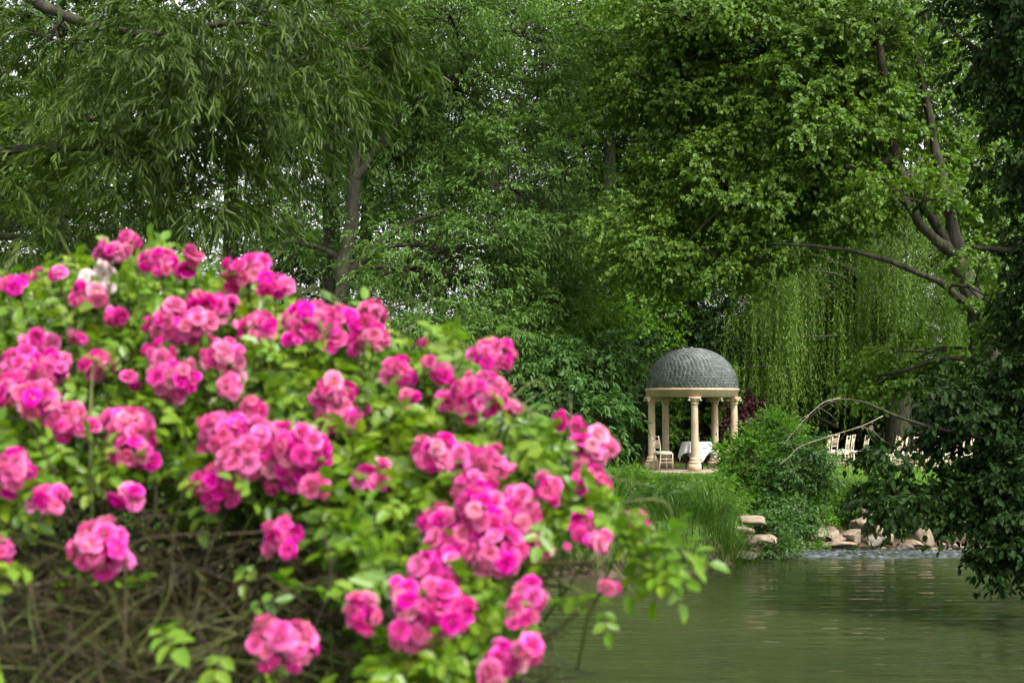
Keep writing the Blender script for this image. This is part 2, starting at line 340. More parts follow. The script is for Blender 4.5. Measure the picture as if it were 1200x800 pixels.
def water_material(name, sx, sy, strength, dist, rough=.05, foam=False):
    m, n, l = new_mat(name); tc = n.new('ShaderNodeTexCoord')
    mp = n.new('ShaderNodeMapping'); mp.inputs['Scale'].default_value = (sx, sy, 1); mp.inputs['Rotation'].default_value = (0, 0, R(4)); l.new(tc.outputs['Object'], mp.inputs[0])
    ns = n.new('ShaderNodeTexNoise'); ns.inputs['Scale'].default_value = 1; ns.inputs['Detail'].default_value = 3; ns.inputs['Roughness'].default_value = .5; ns.inputs['Distortion'].default_value = .3
    l.new(mp.outputs[0], ns.inputs['Vector'])
    big = n.new('ShaderNodeTexNoise'); big.inputs['Scale'].default_value = .35; l.new(tc.outputs['Object'], big.inputs['Vector'])
    mr = n.new('ShaderNodeMapRange'); mr.inputs['From Min'].default_value = .35; mr.inputs['From Max'].default_value = .65; mr.inputs['To Min'].default_value = .35; l.new(big.outputs['Fac'], mr.inputs['Value'])
    mu = n.new('ShaderNodeMath'); mu.operation = 'MULTIPLY'; l.new(ns.outputs['Fac'], mu.inputs[0]); l.new(mr.outputs[0], mu.inputs[1])
    b = n.new('ShaderNodeBump'); b.inputs['Strength'].default_value = strength; b.inputs['Distance'].default_value = dist; l.new(mu.outputs[0], b.inputs['Height'])
    col = ramp(n, [(.3, (.022, .028, .011)), (.7, (.034, .040, .016))]); l.new(big.outputs['Fac'], col.inputs[0])
    if foam:
        fn = n.new('ShaderNodeTexNoise'); fn.inputs['Scale'].default_value = 1.0; fn.inputs['Detail'].default_value = 6; fm = n.new('ShaderNodeMapping'); fm.inputs['Scale'].default_value = (3, 9, 1)
        l.new(tc.outputs['Object'], fm.inputs[0]); l.new(fm.outputs[0], fn.inputs['Vector'])
        fr = ramp(n, [(.4, (.025, .03, .018)), (.6, (.07, .082, .09)), (.78, (.18, .205, .23))]); l.new(fn.outputs['Fac'], fr.inputs[0]); col = fr
    p = n.new('ShaderNodeBsdfPrincipled'); p.inputs['Roughness'].default_value = rough; p.inputs['IOR'].default_value = 1.33; p.inputs['Specular IOR Level'].default_value = .5
    l.new(col.outputs[0], p.inputs['Base Color']); l.new(b.outputs[0], p.inputs['Normal'])
    o = n.new('ShaderNodeOutputMaterial'); l.new(p.outputs[0], o.inputs[0]); return m
def wave_z(x, y):
    return WZ + .004 * np.sin(y * 19 + 1.3 * np.sin(x * .8)) * np.sin(x * 1.1 + y * .6) + .003 * np.sin(y * 31 + x * 2.1)
V, F = grid(np.concatenate([np.linspace(-60, -8, 20), np.arange(-7.5, 10, .12), np.linspace(10.5, 60, 20)]), np.concatenate([np.linspace(2, 10, 10), np.arange(10.2, 24.5, .07), np.linspace(25, 27, 3)]), wave_z)
tag(Geo().add(V, F).obj('water', water_material('water', .9, 3.8, 1.0, .06), None, True), 'murky green pond water with fine ripples', kind='structure')
# broken water where the pond runs over the stones
def riffle_z(x, y):
    e = np.clip(np.minimum(y - 22.35, 23.65 - y) / .2, 0, 1) * np.clip(np.minimum(x - 4.25, 8.6 - x) / .3, 0, 1)
    h = np.sin(x * 17 + 3 * np.sin(y * 9)) * np.sin(y * 23 + 2 * np.sin(x * 5)) + .7 * np.sin(x * 41 + y * 13) * np.sin(y * 37 - x * 9)
    return WZ - .01 + e * (.035 + .022 * h)
V, F = grid(np.arange(4.2, 8.7, .025), np.arange(22.3, 23.75, .025), riffle_z)
tag(Geo().add(V, F).obj('water_riffle', water_material('riffle', 6, 9, .5, .02, .2, True), None, True), 'pale broken water running past the bank stones', kind='structure')

# ------------------------------------------------------------------ rotunda
RC = at(811.4, 548, 38.3); RC[2] = 0.02; gz = float(ground_z(RC[0], RC[1])); RC[2] = gz
rot = empty('rotunda', RC, label='round stone garden rotunda with five columns and a scaled slate dome', cat='rotunda')
g = Geo(); lathe(g, [(0, .05), (1.52, .05), (1.56, .02), (1.56, -.25)], seg=40); g.obj('plinth_floor', M['paving'], rot)
colh, cr = 2.0, 1.147
shaft_me = base_me = cap_me = None
for k in range(5):
    th = R(-3.9 + 72 * k); x, y = cr * math.sin(th), -cr * math.cos(th)
    col = link('column', None, rot); col.location = (x, y, .05); col.rotation_euler = (0, 0, th)
    if shaft_me is None:
        g = Geo(); z0 = .36
        prof = [(.100 - .015 * t ** 1.7, z0 + t * (1.80 - z0)) for t in np.linspace(0, 1, 9)]
        lathe(g, prof, seg=20); shaft_me = g.mesh('shaft', M['stone'], True)
        g = Geo(); box(g, (0, 0, .095), (.315, .315, .19)); lathe(g, [(.0, .19), (.155, .19), (.165, .215), (.165, .24), (.15, .262), (.13, .27), (.13, .285), (.138, .30), (.138, .318), (.125, .335), (.115, .36), (.0, .362)], seg=20)
        base_me = g.mesh('column_base', M['stone'])
        g = Geo(); lathe(g, [(.0, 1.742), (.11, 1.742), (.112, 1.757), (.11, 1.772), (.097, 1.776), (.097, 1.80), (.115, 1.815), (.145, 1.85), (.155, 1.87), (.0, 1.872)], seg=20); box(g, (0, 0, 1.903), (.31, .31, .055))
        for sx in (-1, 1):      # small corner scrolls under the slab
            for sy in (-1, 1): tube(g, [(sx * .15, sy * .09, 1.845), (sx * .15, sy * .165, 1.845)], .03, 8)
        cap_me = g.mesh('capital', M['stone'])
    link('column_base', base_me, col); link('shaft', shaft_me, col); link('capital', cap_me, col)
zb = .05 + 1.933
g = Geo(); lathe(g, [(1.01, zb), (1.235, zb), (1.235, zb + .165), (1.262, zb + .175), (1.262, zb + .225), (1.225, zb + .235), (1.01, zb + .235)], seg=64, closed=True); g.obj('entablature', M['stone'], rot)
zd = zb + .235
def dome_r(t):   # t 0 eaves .. 1 apex: slightly pointed half sphere
    a = t * math.pi / 2; return 1.222 * math.cos(a) ** .93, 1.09 * math.sin(a) ** .97
g = Geo(); lathe(g, [(max(dome_r(t)[0] - .012, .002), zd + dome_r(t)[1] - .012) for t in np.linspace(0, 1, 18)], seg=64)
lathe(g, [(max(dome_r(t)[0] - .09, .002), zd + dome_r(t)[1] * .93) for t in np.linspace(1, 0, 14)], seg=48); dome = g.obj('dome', M['slate_under'], rot, True)
g = Geo(); rows = 22
for i in range(rows):
    t0, t1 = i / rows, min((i + 1.75) / rows, 1.0)
    (r0, z0), (r1, z1) = dome_r(t0), dome_r(t1)
    nt = max(8, int(2 * math.pi * max(r0, .12) / .115)); off = (i % 2) * .5
    for j in range(nt):
        a = (j + off) / nt * 2 * math.pi; hw = math.pi / nt * .95; lift = .016 + rng.uniform(0, .012); jz = rng.normal() * .006
        def pt(r, z, aa, out): return (( r + out) * math.cos(aa), (r + out) * math.sin(aa), z + zd)
        rm, zm = r0 + (r1 - r0) * .28, z0 + (z1 - z0) * .28
        V = [pt(r0, z0 + jz, a - hw * .45, lift), pt(r0, z0 + jz, a + hw * .45, lift), pt(rm, zm, a + hw, lift * .9), pt(max(r1, .01), z1, a + hw * .9, .0), pt(max(r1, .01), z1, a - hw * .9, .0), pt(rm, zm, a - hw, lift * .9)]
        inner = [(p[0] * .985, p[1] * .985, p[2] - .004) for p in V[:3] + V[5:]]
        g.add(V + inner, [[0, 1, 2, 3, 4, 5]], [[0, 6, 7, 1], [1, 7, 8, 2], [5, 9, 6, 0]])
tag(g.obj('dome_tiles', M['tile'], dome), kind='stuff')
g = Geo(); lathe(g, [(.0, zd + 1.12), (.035, zd + 1.115), (.075, zd + 1.09), (.08, zd + 1.07)], seg=16); g.obj('dome_cap', M['slate_under'], dome, True)

# table inside with a cloth pulled across
TB = np.array([RC[0] + .13, RC[1] + .05, RC[2] + .05])
table = empty('round_table', TB, label='small round dark table standing inside the rotunda', cat='table')
g = Geo(); lathe(g, [(0, .70), (.36, .70), (.37, .715), (.37, .73), (0, .73)], seg=32); g.obj('tabletop', M['dark_wood'], table)
for k in range(4):
    a = R(20 + 90 * k); g = Geo(); tube(g, [(.26 * math.cos(a), .26 * math.sin(a), .70), (.33 * math.cos(a), .33 * math.sin(a), 0)], [.02, .016], 8); g.obj('leg', M['dark_wood'], table)
def cloth_geo():
    nr, na = 14, 96; V = []; rt = .375
    for i in range(nr + 1):
        for j in range(na):
            a = 2 * math.pi * j / na; aa = a + R(38)
            sq = .60 / max(abs(math.cos(aa)), abs(math.sin(aa)))            # square cloth, corners hang low
            s = sq * i / nr * 1.12
            if s <= rt: V.append((s * math.cos(a), s * math.sin(a), .735))
            else:
                d = s - rt; fold = .028 * math.sin(a * 9 + .7) * min(d / .25, 1) + .016 * math.sin(a * 17) * min(d / .3, 1)
                rr = rt + .012 + d * .22 + fold; V.append((rr * math.cos(a), rr * math.sin(a), .735 - d * .96))
    F = []
    for i in range(nr):
        for j in range(na):
            jn = (j + 1) % na; F.append((i * na + j, i * na + jn, (i + 1) * na + jn, (i + 1) * na + j))
    return Geo().add(V, F)
c = cloth_geo().obj('tablecloth', M['cloth'], None, True); c.location = TB
sol = c.modifiers.new('thickness', 'SOLIDIFY'); sol.thickness = .004
tag(c, 'white cloth draped over the round table inside the rotunda', 'tablecloth')
g = Geo(); lathe(g, [(0, 0), (.032, 0), (.034, .01), (.034, .1), (.016, .14), (.011, .16), (.011, .2), (.014, .205), (0, .206)], seg=14)
o = g.obj('bottle', M['bottle'], None, True); o.location = TB + [.05, 0, .738]; tag(o, 'small dark bottle standing on the white tablecloth', 'bottle')

# chairs: cream spindle-back wedding chairs
def make_chair():
    root = empty('spindle_chair')
    for sx in (-1, 1):
        g = Geo(); tube(g, [(sx * .17, .19, 0), (sx * .175, .18, .2), (sx * .18, .175, .445)], [.013, .016, .017], 7); g.obj('leg', M['chair_wood'], root)
        g = Geo(); tube(g, [(sx * .165, -.22, 0), (sx * .17, -.19, .22), (sx * .175, -.175, .445), (sx * .18, -.20, .70), (sx * .185, -.245, .92)], [.013, .016, .017, .016, .012], 7); g.obj('back_leg', M['chair_wood'], root)
    g = Geo(); box(g, (0, 0, .445), (.39, .39, .03)); g.obj('seat', M['chair_wood'], root)
    g = Geo()
    for i in range(9):
        pass
    prof = [(0, .46), (.16, .46), (.185, .47), (.185, .49), (.165, .505), (0, .51)]
    lathe(g, [(p[0] * 1.12, p[1]) for p in prof], seg=4 * 6); 
    v = g.V[0]; m = np.maximum(np.abs(v[:, 0]), np.abs(v[:, 1])); rr = np.hypot(v[:, 0], v[:, 1]); k = np.where(m > 1e-6, rr / np.maximum(m, 1e-6), 1) ** .75; v[:, :2] *= k[:, None] * .88
    g.obj('seat_pad', M['cushion'], root, True)
    for z, yb in ((.895, -.24), (.80, -.22), (.60, -.187)):
        g = Geo(); tube(g, [(-.18, yb, z), (0, yb - .012, z), (.18, yb, z)], .012, 6); g.obj('back_rail', M['chair_wood'], root)
    for i in range(5):
        x = -.12 + .06 * i; g = Geo(); tube(g, [(x, -.19, .60), (x, -.207, .70), (x, -.226, .80)], .008, 5); g.obj('spindle', M['chair_wood'], root)
    for s, z in ((.0, .22), (.0, .31)):
        for sx in (-1, 1): g = Geo(); tube(g, [(sx * .172, .185, z), (sx * .17, -.19, z)], .008, 5); g.obj('stretcher', M['chair_wood'], root)
    g = Geo(); tube(g, [(-.172, .183, .25), (.172, .183, .25)], .008, 5); g.obj('stretcher', M['chair_wood'], root)
    return root
proto = make_chair(); used = [False]
def chair(x, y, rz, label, group):
    o = copy_tree(proto) if used[0] else proto; used[0] = True
    o.location = (x, y, float(ground_z(x, y)) + (.052 if group.startswith('chairs in') else 0)); o.rotation_euler = (0, 0, rz)
    tag(o, label, 'chair', group)
def pxx(px, Y): return (px - 600) / FPX * Y
chair(pxx(777, 37.6), 37.6, R(-68), 'cream spindle-back chair beside the table near the left-hand column', 'chairs in the rotunda')
chair(pxx(858, 38.2), 38.2, R(80), 'cream spindle-back chair beside the right-hand column, half hidden by shrub', 'chairs in the rotunda')
ORD = ['first', 'second', 'third', 'fourth', 'fifth', 'sixth', 'seventh']
for row, (Y, xs_) in enumerate(((36.6, (962, 984, 1046, 1070, 1092, 1118)), (37.9, (970, 1006, 1052, 1078, 1103, 1128)), (39.2, (990, 1040, 1064, 1088, 1112)))):
    for i, px in enumerate(xs_):
        chair(pxx(px, Y), Y + rng.normal() * .06, R(66 + rng.normal() * 9), f"{ORD[i]} cream chair from the left in the {('near', 'middle', 'far')[row]} row on the lawn", 'rows of chairs on the lawn')
# dark timber post behind the leaves on the bank
o = empty('timber_post', (pxx(1145, 27.2), 27.2, float(ground_z(pxx(1145, 27.2), 27.2))), .3, label='dark brown timber post half hidden by bank leaves', cat='post')
g = Geo(); box(g, (0, 0, .3), (.42, .30, .62)); g.obj('post_body', M['dark_wood'], o); g = Geo(); box(g, (0, 0, .635), (.48, .36, .045)); g.obj('post_cap', M['dark_wood'], o)

# ------------------------------------------------------------------ rocks on the far bank
def noise3(P, s, seed):
    r = np.random.default_rng(seed); out = 0
    for _ in range(5):
        k = r.normal(size=3) * s; out = out + np.sin(P @ k + r.uniform(0, 6.28))
    return out / 5
import bmesh
_bm = bmesh.new(); bmesh.ops.create_icosphere(_bm, subdivisions=3, radius=1); _bm.verts.ensure_lookup_table()
ICO_V = np.array([v.co[:] for v in _bm.verts]); ICO_F = np.array([[v.index for v in f.verts] for f in _bm.faces]); _bm.free()
def rock(px, py, Y, wpx, hpx, seed, label, group='stones along the pond edge', mat='rock', flat=.5, name='rock', depth=None, slab=False):
    r = np.random.default_rng(seed); P = ICO_V.copy()
    for _ in range(11):      # knock flats off the boulder
        nrm = unit(r.normal(size=3)); d = r.uniform(.42, .72); k = P @ nrm; P = P - np.maximum(k - d, 0)[:, None] * nrm
    if slab:
        P = ICO_V / np.abs(ICO_V).max(1, keepdims=True)
        for _ in range(9):
            nrm = unit(r.normal(size=3)); k = P @ nrm; P = P - np.maximum(k - r.uniform(.75, 1.0), 0)[:, None] * nrm
    P = P * (1 + .07 * noise3(P, 2.2, seed))[:, None] + .03 * noise3(P, 7, seed + 5)[:, None] * P
    s = Y / FPX; w, h = wpx * s / 2, hpx * s / 2
    P = P / np.abs(P).max(0) * [w, depth or (w * .75 + .05), h]
    o = Geo().add(P, ICO_F).obj(name, M[mat], None, False); o.location = at(px, py, Y); o.rotation_euler = (0, 0, r.uniform(-.3, .3))
    tag(o, label, 'rock', group); return o
BIG = [(1010, 613, 24.6, 26, 16, 'pale boulder topmost of the heap beside the bright grass'), (1000, 628, 24.2, 24, 18, 'rounded pale boulder under the topmost boulder of the heap'),
       (958, 626, 24.4, 18, 22, 'upright pale stone at the left end of the heap'), (972, 627, 24.5, 22, 20, 'angular pale stone next to the upright one'),
       (985, 631, 24.2, 20, 14, 'low pale stone in the middle of the heap'), (979, 638, 23.8, 46, 9, 'long flat pale slab lying at the waterline'),
       (935, 636, 24.0, 20, 18, 'square pale stone alone by the dark gap in the bank'), (1085, 630, 24.3, 24, 22, 'round pale boulder alone on the right-hand bank'),
       (1022, 632, 24.0, 22, 16, 'dark wet stone leaning against the heap'), (1040, 632, 24.2, 22, 14, 'brown stone at the right end of the heap'),
       (1072, 637, 24.0, 20, 10, 'low brown stone just left of the round boulder'), (1060, 641, 23.7, 18, 9, 'small wet stone between the heap and the round boulder'),
       (1016, 601, 25.0, 22, 9, 'flat grey stone above the heap in the grass'), (918, 624, 24.6, 14, 10, 'small pale stone above the dark gap in the bank'),
       (1105, 627, 24.5, 16, 12, 'small stone just right of the round boulder'), (1142, 617, 25.0, 26, 12, 'flat stone deep under the dark leaves'),
       (1120, 640, 24.0, 20, 9, 'low stone at the waterline under the dark leaves'), (1028, 622, 24.5, 16, 14, 'pale stone just right of the topmost boulder')]
for i, (a, b, Y, w, h, lab) in enumerate(BIG):
    rock(a, b, Y, w * 1.08, h * 1.1, 40 + i, lab, mat='wet_rock' if 'wet' in lab else 'rock')
for i, (a, b, Y, w, h, lab) in enumerate([(866, 609, 23.0, 66, 12, 'long tan stone slab on top of the grassy point'), (852, 621, 22.7, 64, 15, 'pale stone slab under the tan slab on the point'), (893, 633, 22.5, 36, 15, 'weathered stone under the slabs at the tip of the point'),
      (862, 650, 22.1, 50, 14, 'dark wet stone at the waterline of the grassy point')]):
    rock(a, b, Y, w, h, 80 + i, lab, mat='wet_rock' if 'wet' in lab else 'rock', name='stone_slab', depth=.3, slab=True)
for i in range(26):
    px = rng.uniform(920, 1185); Y = rng.uniform(23.6, 24.6); x = pxx(px, Y); z = float(ground_z(x, Y)); s = rng.uniform(6, 11)
    o = rock(px, 0, Y, s, s * .7, 120 + i, 'small rubble stone wedged among the larger bank rocks', 'rubble between the bank rocks', 'rock' if i % 3 else 'wet_rock'); o.location = (x, Y, z + .03)

# ------------------------------------------------------------------ grasses
def blades(g, P, H, lean, W, seg=4, az=None):
    n = len(P); az = rng.uniform(0, 6.283, n) if az is None else az; D = np.stack([np.cos(az), np.sin(az), 0 * az], -1); S = np.stack([-np.sin(az), np.cos(az), 0 * az], -1)
    t = np.linspace(0, 1, seg + 1); H = np.broadcast_to(H, (n,)); lean = np.broadcast_to(lean, (n,))
    bend = lean[:, None] * t ** 2; z = t * (1 - .38 * np.clip(lean, 0, 1.3)[:, None] * t ** 1.6)
    C = P[:, None] + D[:, None] * (H[:, None] * bend)[..., None] + UP * (H[:, None] * z)[..., None]
    w = (W * np.array([.8, 1, .85, .55, .3])[:seg + 1] if seg == 4 else W * np.linspace(1, .35, seg + 1))
    ww = w[None, :-1, None] * S[:, None] / 2
    V = np.concatenate([np.stack([C[:, :-1] - ww, C[:, :-1] + ww], 2).reshape(n, -1, 3), C[:, -1:]], 1); m = 2 * seg + 1; k = np.arange(n)[:, None] * m
    for i in range(seg - 1): g.add(np.zeros((0, 3)), ) if False else None
    Q = np.concatenate([k + [2 * i, 2 * i + 1, 2 * i + 3, 2 * i + 2] for i in range(seg - 1)]); T = k + [2 * seg - 2, 2 * seg - 1, 2 * seg]
    g.add(V, Q, T)
# lawn grass in view
n = 42000; Y = 24 + 17 * rng.uniform(0, 1, n) ** .8; X = rng.uniform(610, 1200, n); X = (X - 600) / FPX * Y; Z = ground_z(X, Y)
ok = (Z > -.25) & (np.hypot(X - RC[0], Y - RC[1]) > 1.62); P = np.stack([X, Y, Z], -1)[ok]
g = Geo(); blades(g, P, rng.uniform(.05, .13, len(P)), rng.uniform(.1, .8, len(P)), .012, 2)
tag(g.obj('lawn_grass', M['lawn_grass'], None), 'short bright green lawn grass around the rotunda', 'grass', kind='stuff')
# rough grass fringe on the banks
n = 17000; X = rng.uniform(-9, 10, n); Y = np.interp(X, SHX, SHY) + .15 + np.abs(rng.normal(size=n)) * 1.5; Z = ground_z(X, Y); keep = (X < 3.4) | (rng.uniform(size=n) < .55) & (Y > np.interp(X, SHX, SHY) + 1.3)
P = np.stack([X, Y, Z], -1)[keep]; g = Geo(); pn = .5 + .5 * np.sin(P[:, 0] * 3.1 + 2 * np.sin(P[:, 1] * 2.3)) * np.sin(P[:, 1] * 2.7 + P[:, 0]); blades(g, P, rng.uniform(.05, .18, len(P)) + .3 * pn * rng.uniform(.3, 1, len(P)), rng.uniform(.2, 1.3, len(P)), .013, 4)
tag(g.obj('bank_grass', M['grass'], None), 'rough green grass fringing the pond bank', 'grass', kind='stuff')
def grass_clump(px, Y, h, spread, n, label):
    x = pxx(px, Y); z = float(ground_z(x, Y)); b = np.array([x, Y, z])
    P = rng.normal(size=(n, 3)) * [spread, spread * .7, 0]; r = np.hypot(P[:, 0], P[:, 1]) / spread
    az = np.arctan2(P[:, 1], P[:, 0]) + rng.normal(size=n) * .7
    P[:, 2] = ground_z(P[:, 0] + x, P[:, 1] + Y) - z
    g = Geo(); blades(g, P, h * rng.uniform(.45, 1.15, n) * np.clip(1.15 - .22 * r, .4, 1.2), rng.uniform(.1, 1.1, n) + .3 * r, .014, 4, az)
    o = g.obj('grass_clump', M['grass'], None); o.location = b; tag(o, label, 'grass clump', 'tall grass clumps on the bank', 'stuff' if spread > .47 or px in (905, 835, 975, 1015, 856, 880) else None)
grass_clump(738, 24.5, .8, .26, 300, 'tall upright grass clump left of the rotunda, behind the rose spray')
grass_clump(700, 22.2, .8, .4, 500, 'low arching grass clump at the water behind the rose spray')
grass_clump(790, 21.4, .52, .42, 420, 'large dark arching grass clump at the water below the rotunda')
grass_clump(835, 21.9, .6, .38, 600, 'arching grass clump overhanging the water beside the stone slabs')
grass_clump(815, 25.0, .35, .6, 300, 'bright upright grass clump on the bank in front of the rotunda')
grass_clump(655, 21.2, .6, .4, 400, 'short grass clump at the muddy edge behind the roses')
grass_clump(905, 22.2, .35, .18, 220, 'tiny grass tuft at the tip of the stone point')
grass_clump(880, 22.1, .22, .16, 260, 'very short grass tuft rooted between the pale slabs')
grass_clump(856, 21.8, .45, .34, 420, 'short grass clump hanging in front of the stone slabs')
grass_clump(975, 27.0, .5, .6, 800, 'bright yellow-green grass clump above the boulder heap')
grass_clump(1015, 27.5, .45, .5, 500, 'green grass clump on the slope below the chair rows')

# ------------------------------------------------------------------ trees
G = lambda px, Y: float(ground_z(pxx(px, Y), Y))
FINE = dict(L=.105, W=.034, fwd=.8, side=.7, grav=.25, spread=.55, droop=.4)
# grey-leaved willow in the middle
make_tree('willow_tree', 'large grey-green willow with a dark leaning trunk behind the roses',
    [tp((392, 520, 31, .27), (396, 400, 31, .21), (402, 320, 31, .18), (412, 250, 31, .15), (418, 160, 31.2, .12), (420, 60, 31.4, .11), (430, -60, 31.5, .07)),
     tp((404, 330, 31, .13), (440, 290, 30.8, .09), (480, 262, 30.6, .06), (540, 240, 30.5, .04)),
     tp((416, 210, 31, .11), (470, 140, 31.3, .08), (560, 60, 31.5, .05), (600, -20, 32, .03))],
    [lobe(430, 40, 31, 120, 90, 1.7, 38), lobe(540, 110, 32, 140, 110, 1.9, 55), lobe(610, 230, 31, 110, 90, 1.6, 42), lobe(530, 320, 30.2, 120, 95, 1.5, 46), lobe(470, 190, 32.5, 100, 90, 1.4, 34),
     lobe(640, 50, 33, 120, 90, 1.9, 44), lobe(560, 425, 29.6, 110, 75, 1.3, 40), lobe(640, 330, 31.5, 80, 70, 1.3, 24), lobe(350, 150, 33.5, 70, 90, 1.2, 14), lobe(480, 430, 29.3, 100, 70, 1.2, 30), lobe(330, 300, 33, 60, 60, 1.2, 8), lobe(520, 10, 30, 110, 70, 1.4, 26)],
    M['willow_grey'], per=9, spr=.62, ntw=5, nlf=9, **FINE)
make_tree('slim_tree', 'slim dark-stemmed tree standing just left of the leaning willow trunk', [tp((380, 520, 34, .17), (384, 320, 34, .14), (386, 200, 34, .12), (392, 80, 34, .09), (395, -80, 34, .05))],
    [lobe(390, 60, 34, 70, 70, 1.2, 14), lobe(350, 170, 34.5, 60, 60, 1.2, 8), lobe(410, -40, 34, 80, 60, 1.2, 14)], M['wood_leaf'], per=8, spr=.6, ntw=5, nlf=8, L=.10, W=.05)
# broad-leaved tree leaning in from the right bank
make_tree('leaning_tree', 'leaning broad-leaved tree with several bare mossy limbs on the right bank',
    [tp((1200, 545, 27, .30), (1176, 470, 27, .26), (1152, 390, 27, .22), (1130, 325, 27, .17), (1108, 278, 27, .11), (1078, 235, 27, .10), (1052, 190, 27.2, .09), (1040, 120, 27.4, .09), (1028, 30, 27.6, .07), (1020, -60, 27.8, .05)),
     tp((1128, 315, 27, .17), (1113, 250, 27, .12), (1098, 180, 27.3, .09), (1080, 90, 27.6, .07), (1060, 0, 28, .05)),
     tp((1122, 300, 27, .13), (1085, 270, 26.8, .09), (1045, 215, 26.8, .06), (990, 195, 26.8, .04)),
     tp((1142, 365, 26.9, .10), (1100, 330, 26.8, .065), (1030, 302, 26.8, .05), (970, 290, 27, .035), (900, 285, 27.3, .02)),
     tp((1048, 185, 27.2, .09), (990, 215, 27.6, .06), (890, 229, 28, .045), (845, 246, 28, .03), (790, 300, 28.2, .018)),
     tp((1035, 90, 27.5, .08), (960, 70, 28.3, .06), (860, 70, 29, .045), (780, 90, 29.5, .025))],
    [lobe(900, 60, 29, 140, 85, 1.6, 52), lobe(800, 115, 30, 100, 80, 1.4, 38), lobe(960, 150, 28, 110, 85, 1.4, 42), lobe(850, 215, 29, 115, 70, 1.4, 40), lobe(785, 290, 28.8, 85, 55, 1.0, 24), lobe(945, 240, 28, 95, 50, 1.1, 24),
     lobe(1030, 50, 28, 105, 85, 1.4, 34), lobe(855, 305, 28, 70, 26, .9, 11), lobe(1010, 170, 27.2, 55, 50, .8, 10), lobe(1075, 420, 28, 36, 44, .7, 9), lobe(1030, 440, 28, 30, 26, .6, 5), lobe(1170, 300, 28.6, 50, 70, .8, 12), lobe(1150, 200, 28.6, 50, 60, .8, 12), lobe(1085, 225, 26.0, 60, 45, .6, 5), lobe(1145, 330, 25.8, 40, 60, .5, 7), lobe(760, 30, 31, 90, 70, 1.4, 26), lobe(1080, 130, 28.5, 60, 50, .9, 10), lobe(820, 10, 28.5, 100, 60, 1.3, 24)],
    M['maple'], per=9, spr=.62, ntw=4, nlf=9, bark='bark', L=.095, W=.08, spread=.6, droop=.3, fwd=.5, side=.8, grav=.35, jn=.5)
# yellow-green field maple and the dark elder left of the rotunda
make_tree('lime_green_tree', 'low yellow-green tree between the willow and the rotunda', [tp((700, 540, 34, .12), (698, 470, 34, .1), (690, 400, 34, .07), (690, 360, 34, .04))],
    [lobe(680, 355, 33.5, 60, 42, 1.0, 26), lobe(640, 375, 33, 45, 40, .8, 12), lobe(715, 395, 34, 36, 36, .8, 12)], M['lime'], per=8, spr=.5, ntw=4, nlf=7, L=.10, W=.085, kind='lobed', spread=.6)
make_tree('lime_green_tree', 'yellow-green tree rising behind the left side of the rotunda dome', [tp((752, 548, 42, .12), (752, 470, 42, .1), (750, 400, 42, .07), (752, 350, 42, .04))],
    [lobe(742, 385, 42, 55, 45, 1.0, 20), lobe(765, 335, 42, 55, 45, 1.0, 18), lobe(800, 490, 43.5, 50, 30, .8, 10)], M['lime'], per=8, spr=.5, ntw=4, nlf=7, L=.10, W=.085, kind='lobed', spread=.6)
make_tree('elder_shrub', 'dark green large-leaved shrub directly left of the rotunda', [tp((690, 560, 29, .06), (685, 500, 29, .04), (680, 440, 29, .02))],
    [lobe(665, 470, 29, 60, 55, 1.0, 26), lobe(700, 505, 28.5, 36, 38, .8, 14), lobe(625, 440, 29.2, 45, 45, .8, 14), lobe(690, 420, 30, 50, 35, .8, 12), lobe(620, 520, 28, 60, 50, .8, 18)],
    M['shrub_leaf'], per=8, spr=.45, ntw=4, nlf=7, bark='twig', cat='shrub', L=.13, W=.055, kind='oval', spread=.7, droop=.35, grav=.4)
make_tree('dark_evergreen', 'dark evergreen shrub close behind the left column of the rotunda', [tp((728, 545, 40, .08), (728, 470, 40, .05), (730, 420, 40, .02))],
    [lobe(732, 440, 40.5, 42, 50, .9, 18), lobe(722, 500, 40, 36, 45, .8, 16), lobe(770, 440, 41.5, 36, 60, .8, 14)], M['dark_shade_leaf'], per=8, spr=.4, ntw=4, nlf=7, cat='shrub', L=.10, W=.05)
